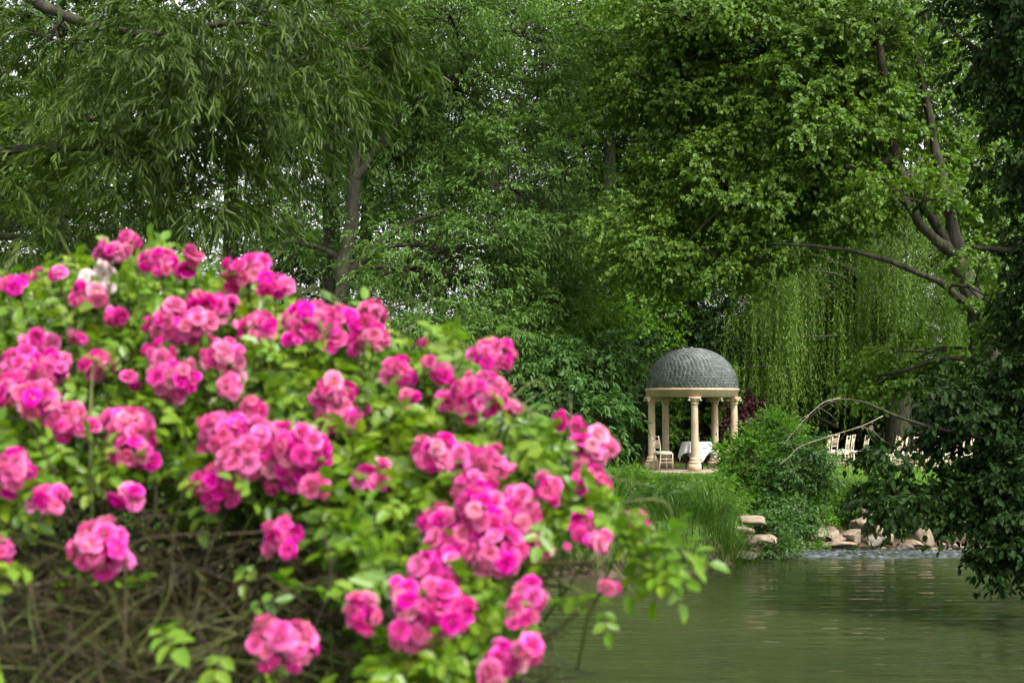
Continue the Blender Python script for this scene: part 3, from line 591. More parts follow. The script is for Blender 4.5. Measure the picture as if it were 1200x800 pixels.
# weeping willow behind the chairs
def weeping():
    base = np.array([pxx(1050, 42), 42, 0.0]); root = empty('weeping_willow', base, label='weeping willow with yellow-green hanging curtains behind the chair rows', cat='tree')
    gt, gb, gl = Geo(), Geo(), Geo()
    P = smooth_path(tp((1055, 550, 42, .42), (1050, 430, 42, .36), (1042, 350, 42, .3), (1055, 280, 42, .22), (1085, 200, 42, .12)), 5); tube(gt, P[:, :3] - base, P[:, 3], 10)
    P = smooth_path(tp((1045, 370, 42, .24), (1000, 320, 41.6, .16), (940, 300, 41.3, .1), (890, 310, 41, .05)), 5); tube(gt, P[:, :3] - base, P[:, 3], 8)
    gt.obj('trunk', M['bark'], root, True)
    ox = [850, 870, 900, 950, 1000, 1050, 1090, 1130, 1155]; oy = [380, 335, 300, 262, 232, 192, 172, 215, 300]
    for k in range(125):
        px = rng.uniform(855, 1150); Y = 42 + rng.normal() * 1.4; f = rng.uniform(0, 1) ** 1.3
        ytop = np.interp(px, ox, oy) + f * 150
        top = at(px, ytop, Y); hub = at(1050 + (px - 1050) * .35, max(ytop + 35 - 25 * rng.uniform(), 200), 42)
        tube(gb, wander(hub, top, n=5) - base, np.linspace(.05, .012, 5), 4, cap=False)
        ns = rng.integers(10, 22); yend = min(np.interp(px, [860, 1000, 1150], [478, 488, 430]) + rng.normal() * 18, ytop + rng.uniform(90, 240))
        ln = max((yend - ytop) * Y / FPX, .8)
        S = top + rng.normal(size=(ns, 3)) * [.2, .24, .2]; Ls = ln * rng.uniform(.55, 1.08, ns); m = 58
        t = np.linspace(0.02, 1, m)[None] + rng.uniform(0, .015, (ns, m))
        out = rng.normal(size=(ns, 2)) * .16
        Pp = S[:, None] + np.stack([out[:, :1] * np.sqrt(t) + .07 * np.sin(t * 4 + k) * t, out[:, 1:] * np.sqrt(t), -(t * Ls[:, None] - .16 * np.exp(-((t - .08) / .07) ** 2))], -1) + rng.normal(size=(ns, m, 3)) * .008
        D = unit(rng.normal(size=(ns, m, 3)) * [.55, .55, .2] - UP); N = unit(rng.normal(size=(ns, m, 3)) + [0, -.6, .5])
        mm = ns * m; leaf_geo(gl, Pp.reshape(mm, 3) - base, D.reshape(mm, 3), N.reshape(mm, 3), rng.uniform(.09, .15, mm), rng.uniform(.024, .036, mm), droop=0)
    gb.obj('branches', M['bark'], root, True); gl.obj('hanging_foliage', M['weeping'], root)
weeping()
# purple bush, bright shrub and its neighbours on the bank
make_tree('purple_bush', 'purple-leaved bush behind the right column of the rotunda', [tp((872, 548, 40.5, .06), (870, 510, 40.5, .03), (870, 490, 40.5, .02))],
    [lobe(872, 492, 40.5, 20, 26, .5, 12), lobe(862, 512, 40.5, 16, 20, .4, 7), lobe(880, 475, 40.6, 12, 12, .3, 4)], M['purple_leaf'], per=7, spr=.3, ntw=4, nlf=7, cat='shrub', L=.10, W=.06, kind='oval')
make_tree('bright_shrub', 'bright green bushy shrub just right of the rotunda', [tp((905, 600, 26, .05), (905, 570, 26, .04), (908, 540, 26, .02))],
    [lobe(908, 512, 26.2, 26, 24, .5, 16), lobe(885, 545, 25.8, 38, 34, .6, 24), lobe(925, 545, 26, 34, 34, .6, 20), lobe(900, 585, 25.4, 44, 26, .6, 18), lobe(862, 560, 26, 20, 22, .4, 8)],
    M['bright_shrub'], per=9, spr=.34, ntw=5, nlf=8, bark='twig', cat='shrub', L=.075, W=.026, spread=.7, droop=.1, grav=0, fwd=.9, side=.6)
make_tree('twiggy_shrub', 'duller green shrub with bare pale twigs overhanging the boulder heap', [tp((945, 620, 24.9, .05), (942, 590, 24.9, .035), (940, 560, 24.9, .02))],
    [lobe(940, 555, 25, 28, 42, .5, 20), lobe(925, 600, 24.4, 28, 30, .4, 14), lobe(900, 625, 23.6, 24, 16, .3, 9)], M['shrub_leaf'], per=8, spr=.32, ntw=4, nlf=7, bark='twig', cat='shrub', L=.07, W=.035, kind='oval')
make_tree('bank_shrub', 'leafy green shrub on the bank between the boulder heap and the round boulder', [tp((1045, 620, 25.4, .05), (1045, 590, 25.4, .03), (1048, 560, 25.4, .02))],
    [lobe(1045, 585, 25.4, 34, 34, .5, 20), lobe(1075, 600, 25.2, 30, 24, .4, 14), lobe(1120, 600, 25.6, 34, 26, .5, 12)], M['shrub_leaf'], per=8, spr=.32, ntw=4, nlf=7, bark='twig', cat='shrub', L=.09, W=.055, kind='oval')
# overhanging tree at the right edge, its shade put into the leaf colour: trunk stands out of frame on the near right bank
tb = np.array([9.6, 17.5, float(ground_z(9.6, 17.5)) - .05])
make_tree('overhanging_tree', 'overhanging tree along the right edge, its leaves coloured dark for shade and trailing over the water',
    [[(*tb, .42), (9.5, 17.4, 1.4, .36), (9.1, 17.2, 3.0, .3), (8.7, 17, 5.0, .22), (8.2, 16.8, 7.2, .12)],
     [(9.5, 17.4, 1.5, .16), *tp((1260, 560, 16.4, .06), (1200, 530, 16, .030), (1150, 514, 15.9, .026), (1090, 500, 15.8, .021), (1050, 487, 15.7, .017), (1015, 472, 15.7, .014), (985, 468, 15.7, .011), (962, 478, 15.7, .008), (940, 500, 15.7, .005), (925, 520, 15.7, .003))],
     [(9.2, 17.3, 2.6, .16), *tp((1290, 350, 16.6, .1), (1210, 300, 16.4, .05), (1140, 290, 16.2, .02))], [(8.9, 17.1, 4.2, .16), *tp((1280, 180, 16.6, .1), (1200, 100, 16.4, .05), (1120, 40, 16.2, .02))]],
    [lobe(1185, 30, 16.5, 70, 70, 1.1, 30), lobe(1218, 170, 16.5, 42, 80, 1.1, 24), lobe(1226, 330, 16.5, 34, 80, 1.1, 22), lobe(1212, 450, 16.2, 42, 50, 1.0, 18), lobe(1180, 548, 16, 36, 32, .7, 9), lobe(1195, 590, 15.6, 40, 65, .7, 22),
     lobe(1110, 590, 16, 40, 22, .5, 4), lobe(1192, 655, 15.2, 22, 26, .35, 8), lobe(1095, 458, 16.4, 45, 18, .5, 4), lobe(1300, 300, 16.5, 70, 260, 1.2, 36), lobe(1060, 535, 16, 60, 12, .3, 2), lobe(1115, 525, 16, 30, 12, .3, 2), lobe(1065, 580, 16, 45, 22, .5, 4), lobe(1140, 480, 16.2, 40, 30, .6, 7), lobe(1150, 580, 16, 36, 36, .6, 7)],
    M['dark_shade_leaf'], per=8, spr=.36, ntw=4, nlf=7, bark='bark', L=.078, W=.05, kind='oval', spread=.65, droop=.3, grav=.4, min_r=.0035)
# bare pale twigs drooping by the bright shrub
for lab, pts in (('bare pale twig arching down over the bright shrub', ((985, 466, 15.6, .006), (966, 471, 15.6, .0055), (948, 486, 15.6, .0045), (930, 506, 15.6, .003), (918, 522, 15.6, .003))),
                 ('long bare pale twig drooping in front of the left chairs', ((1035, 487, 15.9, .006), (1010, 499, 15.9, .006), (972, 511, 15.9, .0055), (938, 523, 15.9, .0045), (925, 535, 15.9, .004), (912, 545, 15.9, .003)))):
    P = smooth_path(tp(*pts), 4); root = empty('bare_branch', P[0, :3], label=lab, cat='branch', group='bare twigs over the bank')
    g = Geo(); tube(g, P[:, :3] - P[0, :3], P[:, 3], 6); g.obj('stem', M['bare_twig'], root, True)
    g = Geo()
    for k in range(6):
        i = rng.integers(3, len(P) - 1); e = P[i, :3] + rng.normal(size=3) * [.14, .08, .05] - UP * .14; tube(g, wander(P[i, :3], e, n=4) - P[0, :3], np.linspace(.0025, .001, 4), 4)
    tag(g.obj('side_twigs', M['bare_twig'], root, True), kind='stuff')
# the near willow hanging in from the upper left, trunk out of frame on the near bank
tb = np.array([-7.2, 12.2, float(ground_z(-7.2, 12.2)) - .05])
make_tree('near_willow', 'near willow with long narrow leaves hanging in at the upper left',
    [[(*tb, .45), (-7.1, 12.1, 1.6, .38), (-6.7, 11.9, 3.4, .3), (-6.2, 11.6, 5.2, .2), (-5.4, 11.2, 6.6, .1)],
     [(-6.6, 11.8, 3.8, .16), *tp((-60, -30, 11, .06), (40, 4, 10.6, .045), (100, 28, 10.4, .035), (170, 40, 10.3, .026), (245, 30, 10.3, .024), (300, 27, 10.3, .014), (380, 45, 10.3, .007))],
     [(-6.8, 11.9, 3.0, .14), *tp((-80, 180, 11.4, .05), (20, 150, 11, .026), (120, 140, 10.8, .018), (240, 150, 10.6, .01))],
     [(-6.2, 11.6, 5.0, .14), *tp((100, -60, 10.8, .06), (250, -40, 10.6, .04), (400, -10, 10.6, .02))]],
    [lobe(60, 50, 10.5, 120, 75, .9, 13), lobe(200, 90, 10.2, 120, 80, .9, 16), lobe(330, 70, 10.4, 100, 70, .8, 13), lobe(90, 190, 10.5, 120, 75, .9, 14), lobe(220, 215, 10.2, 90, 60, .8, 10), lobe(60, 280, 10.8, 90, 45, .7, 7), lobe(430, 60, 10.6, 50, 60, .6, 6), lobe(330, 150, 10.6, 60, 50, .6, 5), lobe(300, 10, 10.4, 140, 40, .8, 9)],
    M['willow_near'], per=7, spr=.38, ntw=4, nlf=13, kind='oval', L=.085, W=.0135, fwd=1.0, side=.65, grav=.35, spread=.6, droop=.55, jn=.8, min_r=.004, twigs=None)

def weed(px, py, Y, rx, ry, k, label, mat='bright_shrub', **kw):
    z = float(ground_z(pxx(px, Y), Y)); b = at(px, py, Y); b0 = (b[0], Y, z - .02, .015)
    make_tree('bank_weed', label, [[b0, (b[0], Y, z + (b[2] - z) * .5, .01), (b[0] + .02, Y, b[2], .006)]], [lobe(px, py, Y, rx, ry, .35, k)], M[mat], per=8, spr=.27, ntw=4, nlf=8, bark='twig', cat='weed', group='leafy weeds on the pond bank', min_r=.003, **{**dict(L=.075, W=.018, spread=.5, droop=.1, grav=.1, fwd=.9, side=.6), **kw})
weed(740, 570, 23.6, 22, 18, 12, 'tall willowherb clump beside the rose spray below the left column', 'bright_shrub')
weed(782, 592, 21.9, 32, 22, 15, 'dark narrow-leaved weed clump above the arching grass', 'shrub_leaf')
weed(824, 588, 22.6, 26, 16, 11, 'bright narrow-leaved weed clump below the front column', 'bright_shrub')
weed(848, 586, 22.9, 20, 20, 10, 'bright weed clump just above the tan stone slab', 'bright_shrub')
weed(900, 640, 22.4, 22, 10, 5, 'small leafy weed trailing at the tip of the stone point', 'shrub_leaf', L=.05, W=.03)
weed(1000, 592, 25.6, 26, 12, 6, 'yellow-green weed patch just above the topmost boulder', 'lime', L=.06, W=.025)
weed(948, 610, 24.6, 16, 8, 3, 'small green weed between the upright stone and the shrub', 'bright_shrub', L=.05, W=.02)
weed(955, 646, 23.9, 9, 7, 3, 'tiny green plant growing in the water by the flat slab', 'bright_shrub', L=.05, W=.03)

# ---- the wood behind
def wood_tree(h, seed):
    global rng; old = rng; rng = np.random.default_rng(seed)
    k = h / 22
    lobes = [((rng.normal() * 1.2, rng.normal() * 1.2, z), (2.6 * w, 2.6 * w, 1.9), int(26 * w)) for z, w in ((5, .8), (7.5, 1.1), (10, 1.35), (12.5, 1.4), (15, 1.3), (17.5, 1.1), (20, .75))]
    lobes += [((2.4 * math.cos(a), 2.4 * math.sin(a), z), (1.6, 1.6, 1.3), 10) for a, z in zip(rng.uniform(0, 6.28, 6), rng.uniform(6, 17, 6))]
    lobes = [((c[0] * k, c[1] * k, c[2] * k), tuple(np.array(r) * k), n) for c, r, n in lobes]
    t = make_tree('woodland_tree', 'x', [[(0, 0, -.2, .3 * k), (.1, 0, 4 * k, .24 * k), (-.1, .1, 9 * k, .19 * k), (.15, 0, 14 * k, .13 * k), (0, 0, 20 * k, .05)]], lobes, M['wood_leaf'], per=5, spr=.95, ntw=5, nlf=8, L=.14, W=.068, spread=.65, droop=.3, min_r=.02, group='trees of the wood behind the rotunda')
    rng = old; return t
protos = [wood_tree(22, 101), wood_tree(24, 202), wood_tree(20, 303)]; usedp = [0, 0, 0]
spots = []
ORDW = 'first second third fourth fifth sixth seventh eighth ninth tenth eleventh twelfth'.split()
for row, (Y0, step, off) in enumerate(((48, 6.6, 1.0), (57, 7.2, -1.5), (68, 11.0, 1.2))):
    half = Y0 * .40 + 4; x = -half + off
    while x < half: spots.append((x + rng.normal() * .9, Y0 + rng.normal() * 1.5, row)); x += step
spots += [(6.3, 51.0, 1), (4.0, 54.0, 1), (8.6, 49.5, 1), (9.5, 56.0, 1)]
for i, (x, y, row) in enumerate(spots):
    k = int(rng.integers(0, 3)); o = protos[k] if not usedp[k] else copy_tree(protos[k]); usedp[k] = 1
    s = rng.uniform(.92, 1.2); o.location = (x, y, float(ground_z(x, y))); o.rotation_euler = (0, 0, rng.uniform(0, 6.28)); o.scale = (s, s, s * rng.uniform(.95, 1.1))
    o['label'] = f'{ORDW[i]} tall tree from the left in the front rank of the wood' if row == 0 else 'tall tree deep in the wood, seen only through the front trees'
def under_shrub(seed, mat):
    global rng; old = rng; rng = np.random.default_rng(seed)
    lobes = [((rng.normal() * .9, rng.normal() * .7, z), (1.3, 1.1, .9), 16) for z in (.8, 1.6, 2.4, 3.1)]
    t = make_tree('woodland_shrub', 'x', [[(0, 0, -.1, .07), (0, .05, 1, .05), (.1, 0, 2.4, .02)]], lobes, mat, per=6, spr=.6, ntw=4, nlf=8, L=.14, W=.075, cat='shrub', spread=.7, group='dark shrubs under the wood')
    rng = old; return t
sp = [under_shrub(7, M['dark_shade_leaf']), under_shrub(8, M['dark_shade_leaf'])]; useds = [0, 0]
x = -19.0; i = 0
while x < 20:
    k = i % 2; o = sp[k] if not useds[k] else copy_tree(sp[k]); useds[k] = 1
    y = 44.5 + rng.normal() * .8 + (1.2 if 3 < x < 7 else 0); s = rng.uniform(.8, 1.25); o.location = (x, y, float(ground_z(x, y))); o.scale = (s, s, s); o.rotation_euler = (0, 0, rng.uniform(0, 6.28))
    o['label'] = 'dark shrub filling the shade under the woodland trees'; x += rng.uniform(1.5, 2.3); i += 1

# ------------------------------------------------------------------ the rose bush
def bush_depth(px, py):
    return 3.25 - .85 * np.clip((np.asarray(py, float) - 280) / 430, 0, 1.15) + .12 * np.clip((np.asarray(px, float) - 560) / 250, 0, 1)
BR = np.array([-.85, 3.6, float(ground_z(-.85, 3.6))])
bush = empty('rose_bush', BR, label='big rambling rose bush full of hot pink double roses in front of the pond', cat='rose bush')

def rose_material():
    m, n, l = new_mat('rose_petal'); at_ = n.new('ShaderNodeAttribute'); at_.attribute_name = 'tone'; oi = n.new('ShaderNodeObjectInfo')
    sp_ = n.new('ShaderNodeSeparateColor'); l.new(at_.outputs['Color'], sp_.inputs[0])
    rp = ramp(n, [(0, (.80, .42, .05)), (.09, (.86, .62, .30)), (.2, (.90, .62, .72)), (.36, (.52, .007, .19)), (.72, (.70, .02, .31)), (.9, (.80, .10, .42)), (1, (.90, .38, .62))]); l.new(sp_.outputs[0], rp.inputs[0])
    hv = n.new('ShaderNodeHueSaturation'); ad = n.new('ShaderNodeMath'); ad.operation = 'ADD'; l.new(sp_.outputs[1], ad.inputs[0]); l.new(oi.outputs['Random'], ad.inputs[1])
    fr = n.new('ShaderNodeMath'); fr.operation = 'FRACT'; l.new(ad.outputs[0], fr.inputs[0])
    h = n.new('ShaderNodeMapRange'); h.inputs['To Min'].default_value = .482; h.inputs['To Max'].default_value = .522; l.new(fr.outputs[0], h.inputs['Value']); l.new(h.outputs[0], hv.inputs['Hue'])
    s = n.new('ShaderNodeMapRange'); s.inputs['To Min'].default_value = 1.1; s.inputs['To Max'].default_value = .8; l.new(fr.outputs[0], s.inputs['Value']); l.new(s.outputs[0], hv.inputs['Saturation'])
    l.new(rp.outputs[0], hv.inputs['Color'])
    vv = n.new('ShaderNodeMath'); vv.operation = 'MULTIPLY_ADD'; vv.inputs[1].default_value = 7.31; l.new(fr.outputs[0], vv.inputs[0]); vf = n.new('ShaderNodeMath'); vf.operation = 'FRACT'; l.new(vv.outputs[0], vf.inputs[0])
    vm = n.new('ShaderNodeMapRange'); vm.inputs['To Min'].default_value = .85; vm.inputs['To Max'].default_value = 1.15; l.new(vf.outputs[0], vm.inputs['Value']); l.new(vm.outputs[0], hv.inputs['Value'])
    pale = n.new('ShaderNodeMix'); pale.data_type = 'RGBA'; l.new(sp_.outputs[2], pale.inputs[0]); l.new(hv.outputs[0], pale.inputs[6]); pale.inputs[7].default_value = (.86, .78, .76, 1)
    p = n.new('ShaderNodeBsdfPrincipled'); p.inputs['Roughness'].default_value = .6; p.inputs['Specular IOR Level'].default_value = .2; l.new(pale.outputs[2], p.inputs['Base Color'])
    t = n.new('ShaderNodeBsdfTranslucent'); l.new(pale.outputs[2], t.inputs['Color']); ms = n.new('ShaderNodeMixShader'); ms.inputs[0].default_value = .3
    l.new(p.outputs[0], ms.inputs[1]); l.new(t.outputs[0], ms.inputs[2]); o = n.new('ShaderNodeOutputMaterial'); l.new(ms.outputs[0], o.inputs[0]); return m
M['petal'] = rose_material()
def bloom_arrays(seed, white=0.0):
    """one double rose of radius 1, opening along +Z; tone = (distance from the centre, shade, paleness)"""
    r = np.random.default_rng(seed); Vs, Fs, As, n0 = [], [], [], 0
    for ring, (cnt, rad, cup, z) in enumerate(((7, 1.0, 18, -.08), (6, .82, 42, .02), (5, .55, 62, .06))):
        for k in range(cnt):
            a = 2 * math.pi * (k + r.uniform(-.2, .2)) / cnt + ring * .4; ca, sa = math.cos(a), math.sin(a); cu = R(cup + r.normal() * 9); rr = rad * r.uniform(.88, 1.08)
            u, v = np.meshgrid([-1, 0, 1], [0.08, .45, .8, 1.0]); w = np.interp(v, [0, .45, .8, 1], [.12, .46, .52, .30]) * rr * 1.25
            x = v * rr * math.cos(cu) * (1 - .06 * np.abs(u)); y = u * w; zz = z + v * rr * math.sin(cu) * (.7 + .3 * v) + .12 * np.abs(u) * v - (.14 * (v > .9) if ring < 2 else 0) + r.normal(size=u.shape) * .03
            V = np.stack([x * ca - y * sa, x * sa + y * ca, zz], -1).reshape(-1, 3)
            q = np.array([[i * 3 + j, i * 3 + j + 1, (i + 1) * 3 + j + 1, (i + 1) * 3 + j] for i in range(3) for j in range(2)])
            tone = np.clip(.22 + .7 * v - .12 * ring + r.normal() * .05, 0, 1).ravel()
            Vs.append(V); Fs.append(q + n0); As.append(np.stack([tone, np.full(12, .1 * r.uniform()), np.full(12, white), np.ones(12)], -1)); n0 += 12
    a = np.arange(8) * math.pi / 4; V = np.concatenate([[[0, 0, .22]], np.stack([.2 * np.cos(a), .2 * np.sin(a), .14 + 0 * a], -1)])
    Vs.append(V); tri = np.array([[0, 1 + i, 1 + (i + 1) % 8] for i in range(8)]) + n0; As.append(np.stack([np.zeros(9), np.zeros(9), np.full(9, white * .6), np.ones(9)], -1))
    return np.concatenate(Vs), np.concatenate(Fs), tri, np.concatenate(As)
BL = [bloom_arrays(500 + i, (0, 0, .16, 0, .05)[i]) for i in range(5)] + [bloom_arrays(600, .9)]
BLM = [Geo().add(b[0], b[1], b[2], attr=b[3]).mesh('bloom', M['petal'], True, True) for b in BL]
# px, py, half width, half height (photo pixels)
CL = [(153, 283, 14, 9), (133, 301, 22, 12), (186, 312, 23, 17), (226, 304, 11, 9), (214, 322, 12, 10), (105, 352, 20, 18), (16, 337, 20, 13), (66, 322, 9, 8), (46, 321, 7, 6), (290, 322, 22, 17), (322, 338, 24, 16), (305, 310, 12, 9), (270, 335, 12, 8),
      (137, 373, 14, 13), (208, 386, 30, 27), (232, 378, 22, 22), (255, 364, 24, 20), (302, 390, 24, 20), (362, 382, 28, 26), (398, 392, 32, 30), (432, 374, 20, 20), (345, 400, 12, 10), (440, 398, 18, 16),
      (50, 402, 19, 17), (28, 440, 30, 32), (62, 440, 22, 28), (80, 496, 24, 24), (45, 470, 26, 22), (10, 460, 20, 24), (112, 430, 18, 16), (95, 396, 14, 9), (188, 418, 18, 12), (205, 444, 28, 20), (203, 466, 14, 10), (264, 420, 26, 18), (270, 452, 14, 20),
      (395, 482, 30, 30), (388, 462, 18, 16), (466, 438, 16, 22), (515, 441, 13, 13), (480, 466, 10, 12), (500, 425, 8, 8), (577, 421, 24, 20), (560, 468, 34, 28), (530, 474, 16, 14), (598, 478, 9, 9), (608, 478, 7, 7),
      (150, 500, 30, 24), (160, 530, 28, 26), (18, 556, 24, 28), (58, 585, 20, 18), (150, 581, 16, 11), (4, 650, 16, 18), (262, 512, 30, 28), (305, 528, 36, 32), (350, 530, 34, 30), (340, 560, 30, 22), (255, 572, 26, 26), (295, 480, 14, 11), (280, 545, 26, 22), (370, 575, 16, 14),
      (120, 640, 32, 26), (128, 664, 26, 18), (330, 628, 22, 18), (336, 643, 10, 8), (425, 720, 22, 25), (318, 752, 27, 24), (345, 760, 24, 26), (432, 566, 26, 13), (448, 548, 12, 9),
      (505, 535, 26, 24), (535, 548, 26, 26), (572, 546, 22, 24), (556, 575, 24, 20), (690, 530, 22, 24), (688, 565, 24, 22), (640, 573, 16, 18), (672, 498, 13, 12), (706, 520, 12, 12), (600, 605, 30, 28), (566, 604, 28, 28), (552, 632, 24, 22), (585, 650, 32, 28), (627, 643, 14, 16), (612, 590, 18, 18),
      (518, 618, 26, 24), (524, 645, 26, 24), (510, 672, 30, 26), (480, 705, 22, 22), (515, 716, 32, 30), (490, 742, 32, 22), (470, 690, 10, 12), (618, 700, 20, 20), (610, 722, 18, 18), (620, 758, 15, 20), (590, 775, 24, 24), (575, 795, 18, 14),
      (700, 638, 13, 18), (680, 618, 17, 16), (664, 640, 6, 6), (748, 613, 12, 14), (713, 691, 12, 13), (650, 585, 8, 8), (105, 500, 8, 8), (30, 400, 8, 8), (250, 400, 8, 7), (230, 352, 9, 7), (155, 445, 8, 8), (500, 405, 6, 6)]
white_cl = [(121, 317, 13, 11), (103, 324, 8, 7), (128, 333, 8, 6)]
clus = []
for i, (px, py, rx, ry) in enumerate(CL + white_cl):
    d = float(bush_depth(px, py)) + rng.uniform(-.12, .0); c = at(px, py, d); s = d / FPX; rb = rng.uniform(.0150, .0195)
    rx_, ry_ = rx * s, ry * s; rx_, ry_ = rx_ * 1.13, ry_ * 1.13; nb = int(np.clip(round(2.9 * rx_ * ry_ / rb ** 2), 1, 46)); wh = i >= len(CL)
    if nb <= 2: rb = min(rb, (rx_ + ry_) / 2 * 1.02); 
    out = unit(unit(c - np.array([-.7, 3.9, 1.1])) + np.array([0, -.45, .45]))
    A = unit(np.cross(out, UP)); B = np.cross(A, out); B = B if B[2] > 0 else -B
    k = np.arange(nb) + .5; ph = np.arccos(1 - k / nb * .92); th = k * 2.39996 + rng.uniform(0, 6)
    dirs = (np.cos(ph)[:, None] * out + np.sin(ph)[:, None] * (np.cos(th)[:, None] * A + np.sin(th)[:, None] * B))
    if nb == 1: dirs = out[None]; pos = c[None] * 1.0
    else:
        sx, sy = max(rx_ - rb * .75, rb * .35), max(ry_ - rb * .75, rb * .35)
        dd = np.cos(ph)[:, None] * out * (sx + sy) / 2 + np.sin(ph)[:, None] * (np.cos(th)[:, None] * A * sx + np.sin(th)[:, None] * B * sy); pos = c + dd * rng.uniform(.8, 1.12, (nb, 1)) + rng.normal(size=dd.shape) * rb * .3
    clus.append((rx * ry, c, out, rb, pos, dirs, wh))
clus.sort(key=lambda q: -q[0]); made = 0
for area, c, out, rb, pos, dirs, wh in clus:
    root_p = c - out * .04; tail = c - out * .16 + np.array([rng.normal() * .03, .03, -.10])
    g = Geo(); tube(g, smooth_path([tail, c - out * .09 - UP * .02, root_p], 3) - c, np.linspace(.003, .0024, 7), 5)
    for p_ in pos: tube(g, [root_p - c, p_ - c], .0014, 4)
    single = made + len(pos) <= 300
    part = None
    mats = []
    for p_, d_ in zip(pos, dirs):
        q = Vector(unit(d_ + rng.normal(size=3) * .35)).to_track_quat('Z', 'Y'); Mx = q.to_matrix() @ Matrix.Rotation(rng.uniform(0, 6.28), 3, 'Z'); mats.append((Mx, p_ - c, rb * rng.uniform(.7, 1.25), 5 if wh else int(rng.integers(0, 5))))
    if single:
        part = g.obj('flower_cluster', M['green_cane'], bush); part.location = c - BR
        for Mx, p_, s, v in mats:
            o = link('bloom', BLM[v], part); o.location = p_; o.rotation_euler = Mx.to_euler(); o.scale = (s, s, s)
        made += len(pos)
    else:
        g2 = Geo()
        for Mx, p_, s, v in mats:
            b = BL[v]; a_ = b[3].copy(); a_[:, 1] = rng.uniform(); g2.add(b[0] @ np.array(Mx).T * s + p_, b[1], b[2], attr=a_)
        part = g2.obj('flower_cluster', M['petal'], bush, True, True); part.location = c - BR
        g.obj('flower_stalks', M['green_cane'], part)
        if len(pos) > 1: tag(part, kind='stuff')

# canes, twigs and leaves
OUT = np.array([(-60, 330), (0, 325), (60, 312), (110, 300), (160, 282), (230, 298), (310, 312), (350, 345), (440, 362), (470, 402), (520, 400), (585, 425), (605, 460), (640, 472), (680, 490), (712, 520), (730, 580), (765, 600), (800, 630), (822, 662), (800, 688), (770, 655), (735, 625), (700, 640), (650, 650), (632, 690), (636, 745), (612, 800), (610, 830), (-60, 830)], float)
LEAFY = np.array([(-60, 335), (0, 332), (60, 322), (110, 312), (160, 296), (230, 310), (310, 326), (345, 358), (430, 378), (460, 412), (520, 412), (570, 440), (585, 475), (620, 490), (660, 505), (690, 540), (705, 590), (740, 610), (775, 640), (795, 658), (785, 672), (750, 645), (720, 628), (690, 632), (630, 640), (600, 680), (602, 740), (585, 800), (540, 830), (470, 800), (440, 700), (405, 640), (370, 590), (250, 590), (170, 550), (90, 560), (40, 600), (-60, 600)], float)
def inside(poly, x, y):
    r = np.zeros(len(x), bool); j = len(poly) - 1
    for i in range(len(poly)):
        xi, yi = poly[i]; xj, yj = poly[j]; c_ = ((yi > y) != (yj > y)) & (x < (xj - xi) * (y - yi) / (yj - yi + 1e-9) + xi); r ^= c_; j = i
    return r
# main canes
ends = [(c, out) for _, c, out, *_ in clus[:60]]
for k in range(44):
    c, out = ends[k % len(ends)] if k < 40 else ends[k]
    e = c - out * .17 + np.array([rng.normal() * .02, .05, -.08]); b0 = BR + np.array([np.clip(rng.normal() * .4 - .15, -1.0, .5), rng.normal() * .2, 0.0])
    if e[0] > -.15: b0 = BR + np.array([.3 + rng.normal() * .06, -.35, .85 + rng.normal() * .1])
    top = max(e[2] + .12, 1.25) if e[2] > 1.0 else e[2] + .45
    p = bez(b0, b0 + [rng.normal() * .2, rng.normal() * .15, top * .75], [e[0] * .75 + b0[0] * .25 + rng.normal() * .12, e[1] + .18 + rng.normal() * .08, top], e, 14); p[1:-1] += rng.normal(size=(12, 3)) * .012
    g = Geo(); tube(g, p - BR, np.linspace(rng.uniform(.006, .011), .0028, 14), 7); g.obj('cane', M['cane'] if k % 3 else M['green_cane'], bush, True)
for pts, lf in (((632, 655, 2.62), (660, 683, 2.6), (690, 697, 2.58), (712, 698, 2.57)), 0), (((600, 600, 2.8), (680, 585, 2.72), (740, 605, 2.66), (790, 640, 2.6), (818, 668, 2.58)), 1), (((500, 470, 3.0), (528, 440, 3.0), (545, 415, 3.0), (538, 398, 3.0)), 1), (((108, 620, 2.7), (106, 500, 2.75), (108, 430, 2.85)), 0):
    P = smooth_path([at(*q) for q in pts], 5); g = Geo(); tube(g, P - BR, np.linspace(.0045, .002, len(P)), 7); g.obj('cane', M['green_cane'], bush, True)
# fine dead twigs in the bare lower part
g = Geo()
for k in range(2600):
    px, py = rng.uniform(-60, 600), 830 - 330 * rng.uniform(0, 1) ** 1.15
    if not inside(OUT, np.array([px]), np.array([py]))[0]: continue
    d = float(bush_depth(px, py)) + .05 + 1.5 * rng.uniform() ; p = at(px, py, d); L_ = rng.uniform(.12, .5); dr = unit(rng.normal(size=3) * [1, .7, .8] + [0, 0, .25])
    q = np.array([p - dr * L_ / 2, p - dr * L_ * .15 + rng.normal(size=3) * .03, p + dr * L_ * .2 + rng.normal(size=3) * .03, p + dr * L_ / 2 - UP * .05]); r0 = rng.uniform(.0012, .0036)
    tube(g, smooth_path(q, 2) - BR, np.linspace(r0, r0 * .5, 7), 3, cap=False)
tag(g.obj('dead_twigs', M['cane'], bush, True), kind='stuff')
g = Geo()
for k in range(500):
    px, py = rng.uniform(-40, 780), rng.uniform(290, 800)
    if not inside(OUT, np.array([px]), np.array([py]))[0]: continue
    d = float(bush_depth(px, py)) + .05 + .5 * rng.uniform(); p = at(px, py, d); L_ = rng.uniform(.12, .4); dr = unit(rng.normal(size=3) * [.8, .5, .5] + [0, -.2, .7])
    q = np.array([p - dr * L_ / 2, p - dr * L_ * .1 + rng.normal(size=3) * .02, p + dr * L_ / 2 - UP * .04]); tube(g, smooth_path(q, 4) - BR, np.linspace(.0028, .0014, 9), 4, cap=False)
tag(g.obj('leafy_twigs', M['green_cane'], bush, True), kind='stuff')
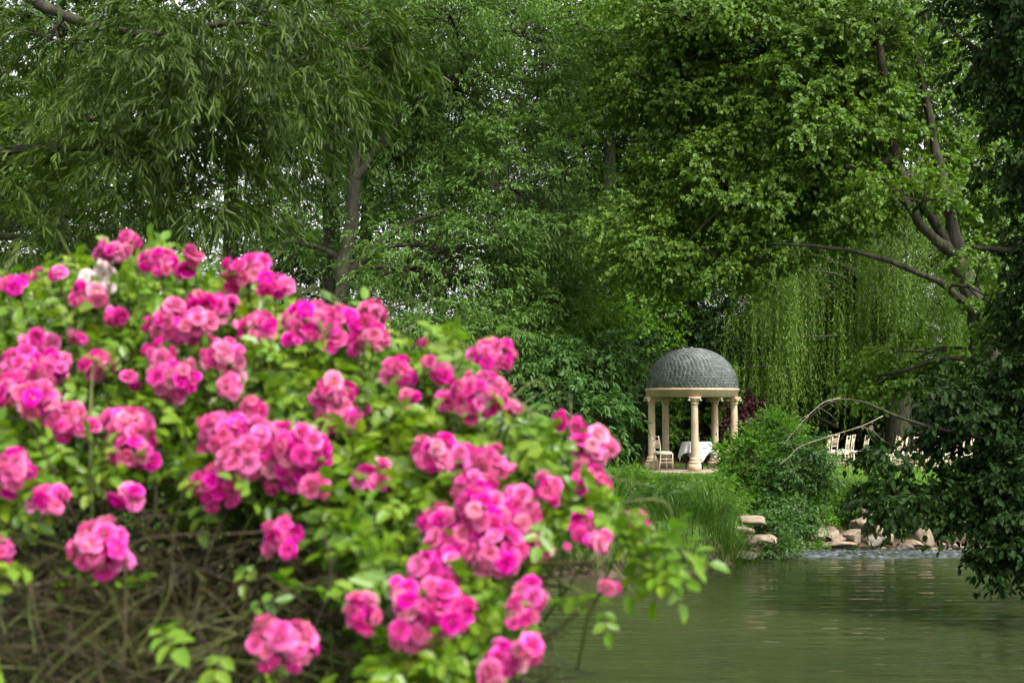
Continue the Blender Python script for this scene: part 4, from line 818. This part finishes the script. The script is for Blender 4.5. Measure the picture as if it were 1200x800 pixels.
def rose_leaf_arrays(seed):
    """compound leaf along +Y, 5 or 7 leaflets on a stalk, about 10 cm"""
    global rng; old = rng; rng = np.random.default_rng(seed); g = Geo()
    tube(g, [(0, 0, 0), (0, .04, .004), (0, .085, -.002)], [.0011, .0009, .0006], 3, cap=False)
    P, D, Ls, Ws = [], [], [], []
    for i, y in enumerate((.03, .058, .083)):
        for s in ((-1, 1) if i < 2 else (0,)):
            P.append((0, y, .002)); D.append((s * .9, .55 if s else 1, rng.normal() * .15)); L_ = (.034, .040, .046)[i] * rng.uniform(.9, 1.15); Ls.append(L_); Ws.append(L_ * .62)
    D = unit(np.array(D)); N = unit(UP + .25 * rng.normal(size=(len(P), 3))); leaf_geo(g, np.array(P), D, N, np.array(Ls), np.array(Ws), 'oval', .12, .18)
    rng = old; return g
RL = [rose_leaf_arrays(900 + i) for i in range(6)]; RLM = [q.mesh('leaf', M['rose_leaf']) for q in RL]
RLV = [(np.concatenate(q.V), {k: np.concatenate(v) for k, v in q.F.items()}) for q in RL]
pts = []
while len(pts) < 3300:
    px, py = rng.uniform(-60, 830), rng.uniform(280, 830)
    a = np.array([px]), np.array([py])
    if inside(LEAFY, *a)[0] or (inside(OUT, *a)[0] and rng.uniform() < .02):
        dd = abs(rng.normal()) * .26 * (.45 if px > 620 else 1); 
        if any((px - q[0]) ** 2 / (q[2] + 8) ** 2 + (py - q[1]) ** 2 / (q[3] + 8) ** 2 < 1 for q in CL): dd += .14
        if px > 600 and rng.uniform() < .35: continue
        pts.append((dd, px, py))
for px, py in [(778, 652), (772, 646), (765, 640), (776, 662), (755, 628), (745, 618), (732, 604), (722, 594), (770, 658), (760, 648), (700, 700), (694, 704), (540, 404), (534, 412), (548, 408)]: pts.append((0, px, py)); pts.append((.02, px + 5, py + 6))
pts.sort(); g = Geo()
for i, (dd, px, py) in enumerate(pts):
    d = float(bush_depth(px, py)) + dd - .06; p = at(px, py, d)
    if 690 < px < 720 and py > 695 or px > 750: d = 2.6; p = at(px, py, d + dd * .3)
    dr = unit(rng.normal(size=3) * [1, .6, .7] + [0, -.5, -.15]); nn = unit(np.array([0, -.35, 1]) + rng.normal(size=3) * .45)
    s = rng.uniform(.68, 1.02); tip = p + dr * .125 * s; tp_ = project(tip)
    if px < 770 and not inside(OUT, np.array([tp_[0]]), np.array([tp_[1]]))[0]: dr = unit(dr * [-1, 1, 1] + [-.3, 0, .2])
    tp_ = project(p + dr * .12 * s)
    if px > 560 and not inside(OUT, np.array([tp_[0]]), np.array([tp_[1]]))[0] and (px < 690 or py < 640) : continue
    X_ = unit(np.cross(dr, nn)); Z_ = np.cross(X_, dr); Mx = np.stack([X_, dr, Z_], 1); v = int(rng.integers(0, 6))
    if i < 300:
        o = link('leaf', RLM[v], bush); o.location = p - BR; o.rotation_euler = Matrix(Mx.tolist()).to_euler(); o.scale = (s, s, s)
    else:
        V_, F_ = RLV[v]; g.add(V_ @ Mx.T * s + (p - BR), *F_.values())
tag(g.obj('leaves', M['rose_leaf'], bush), kind='stuff')
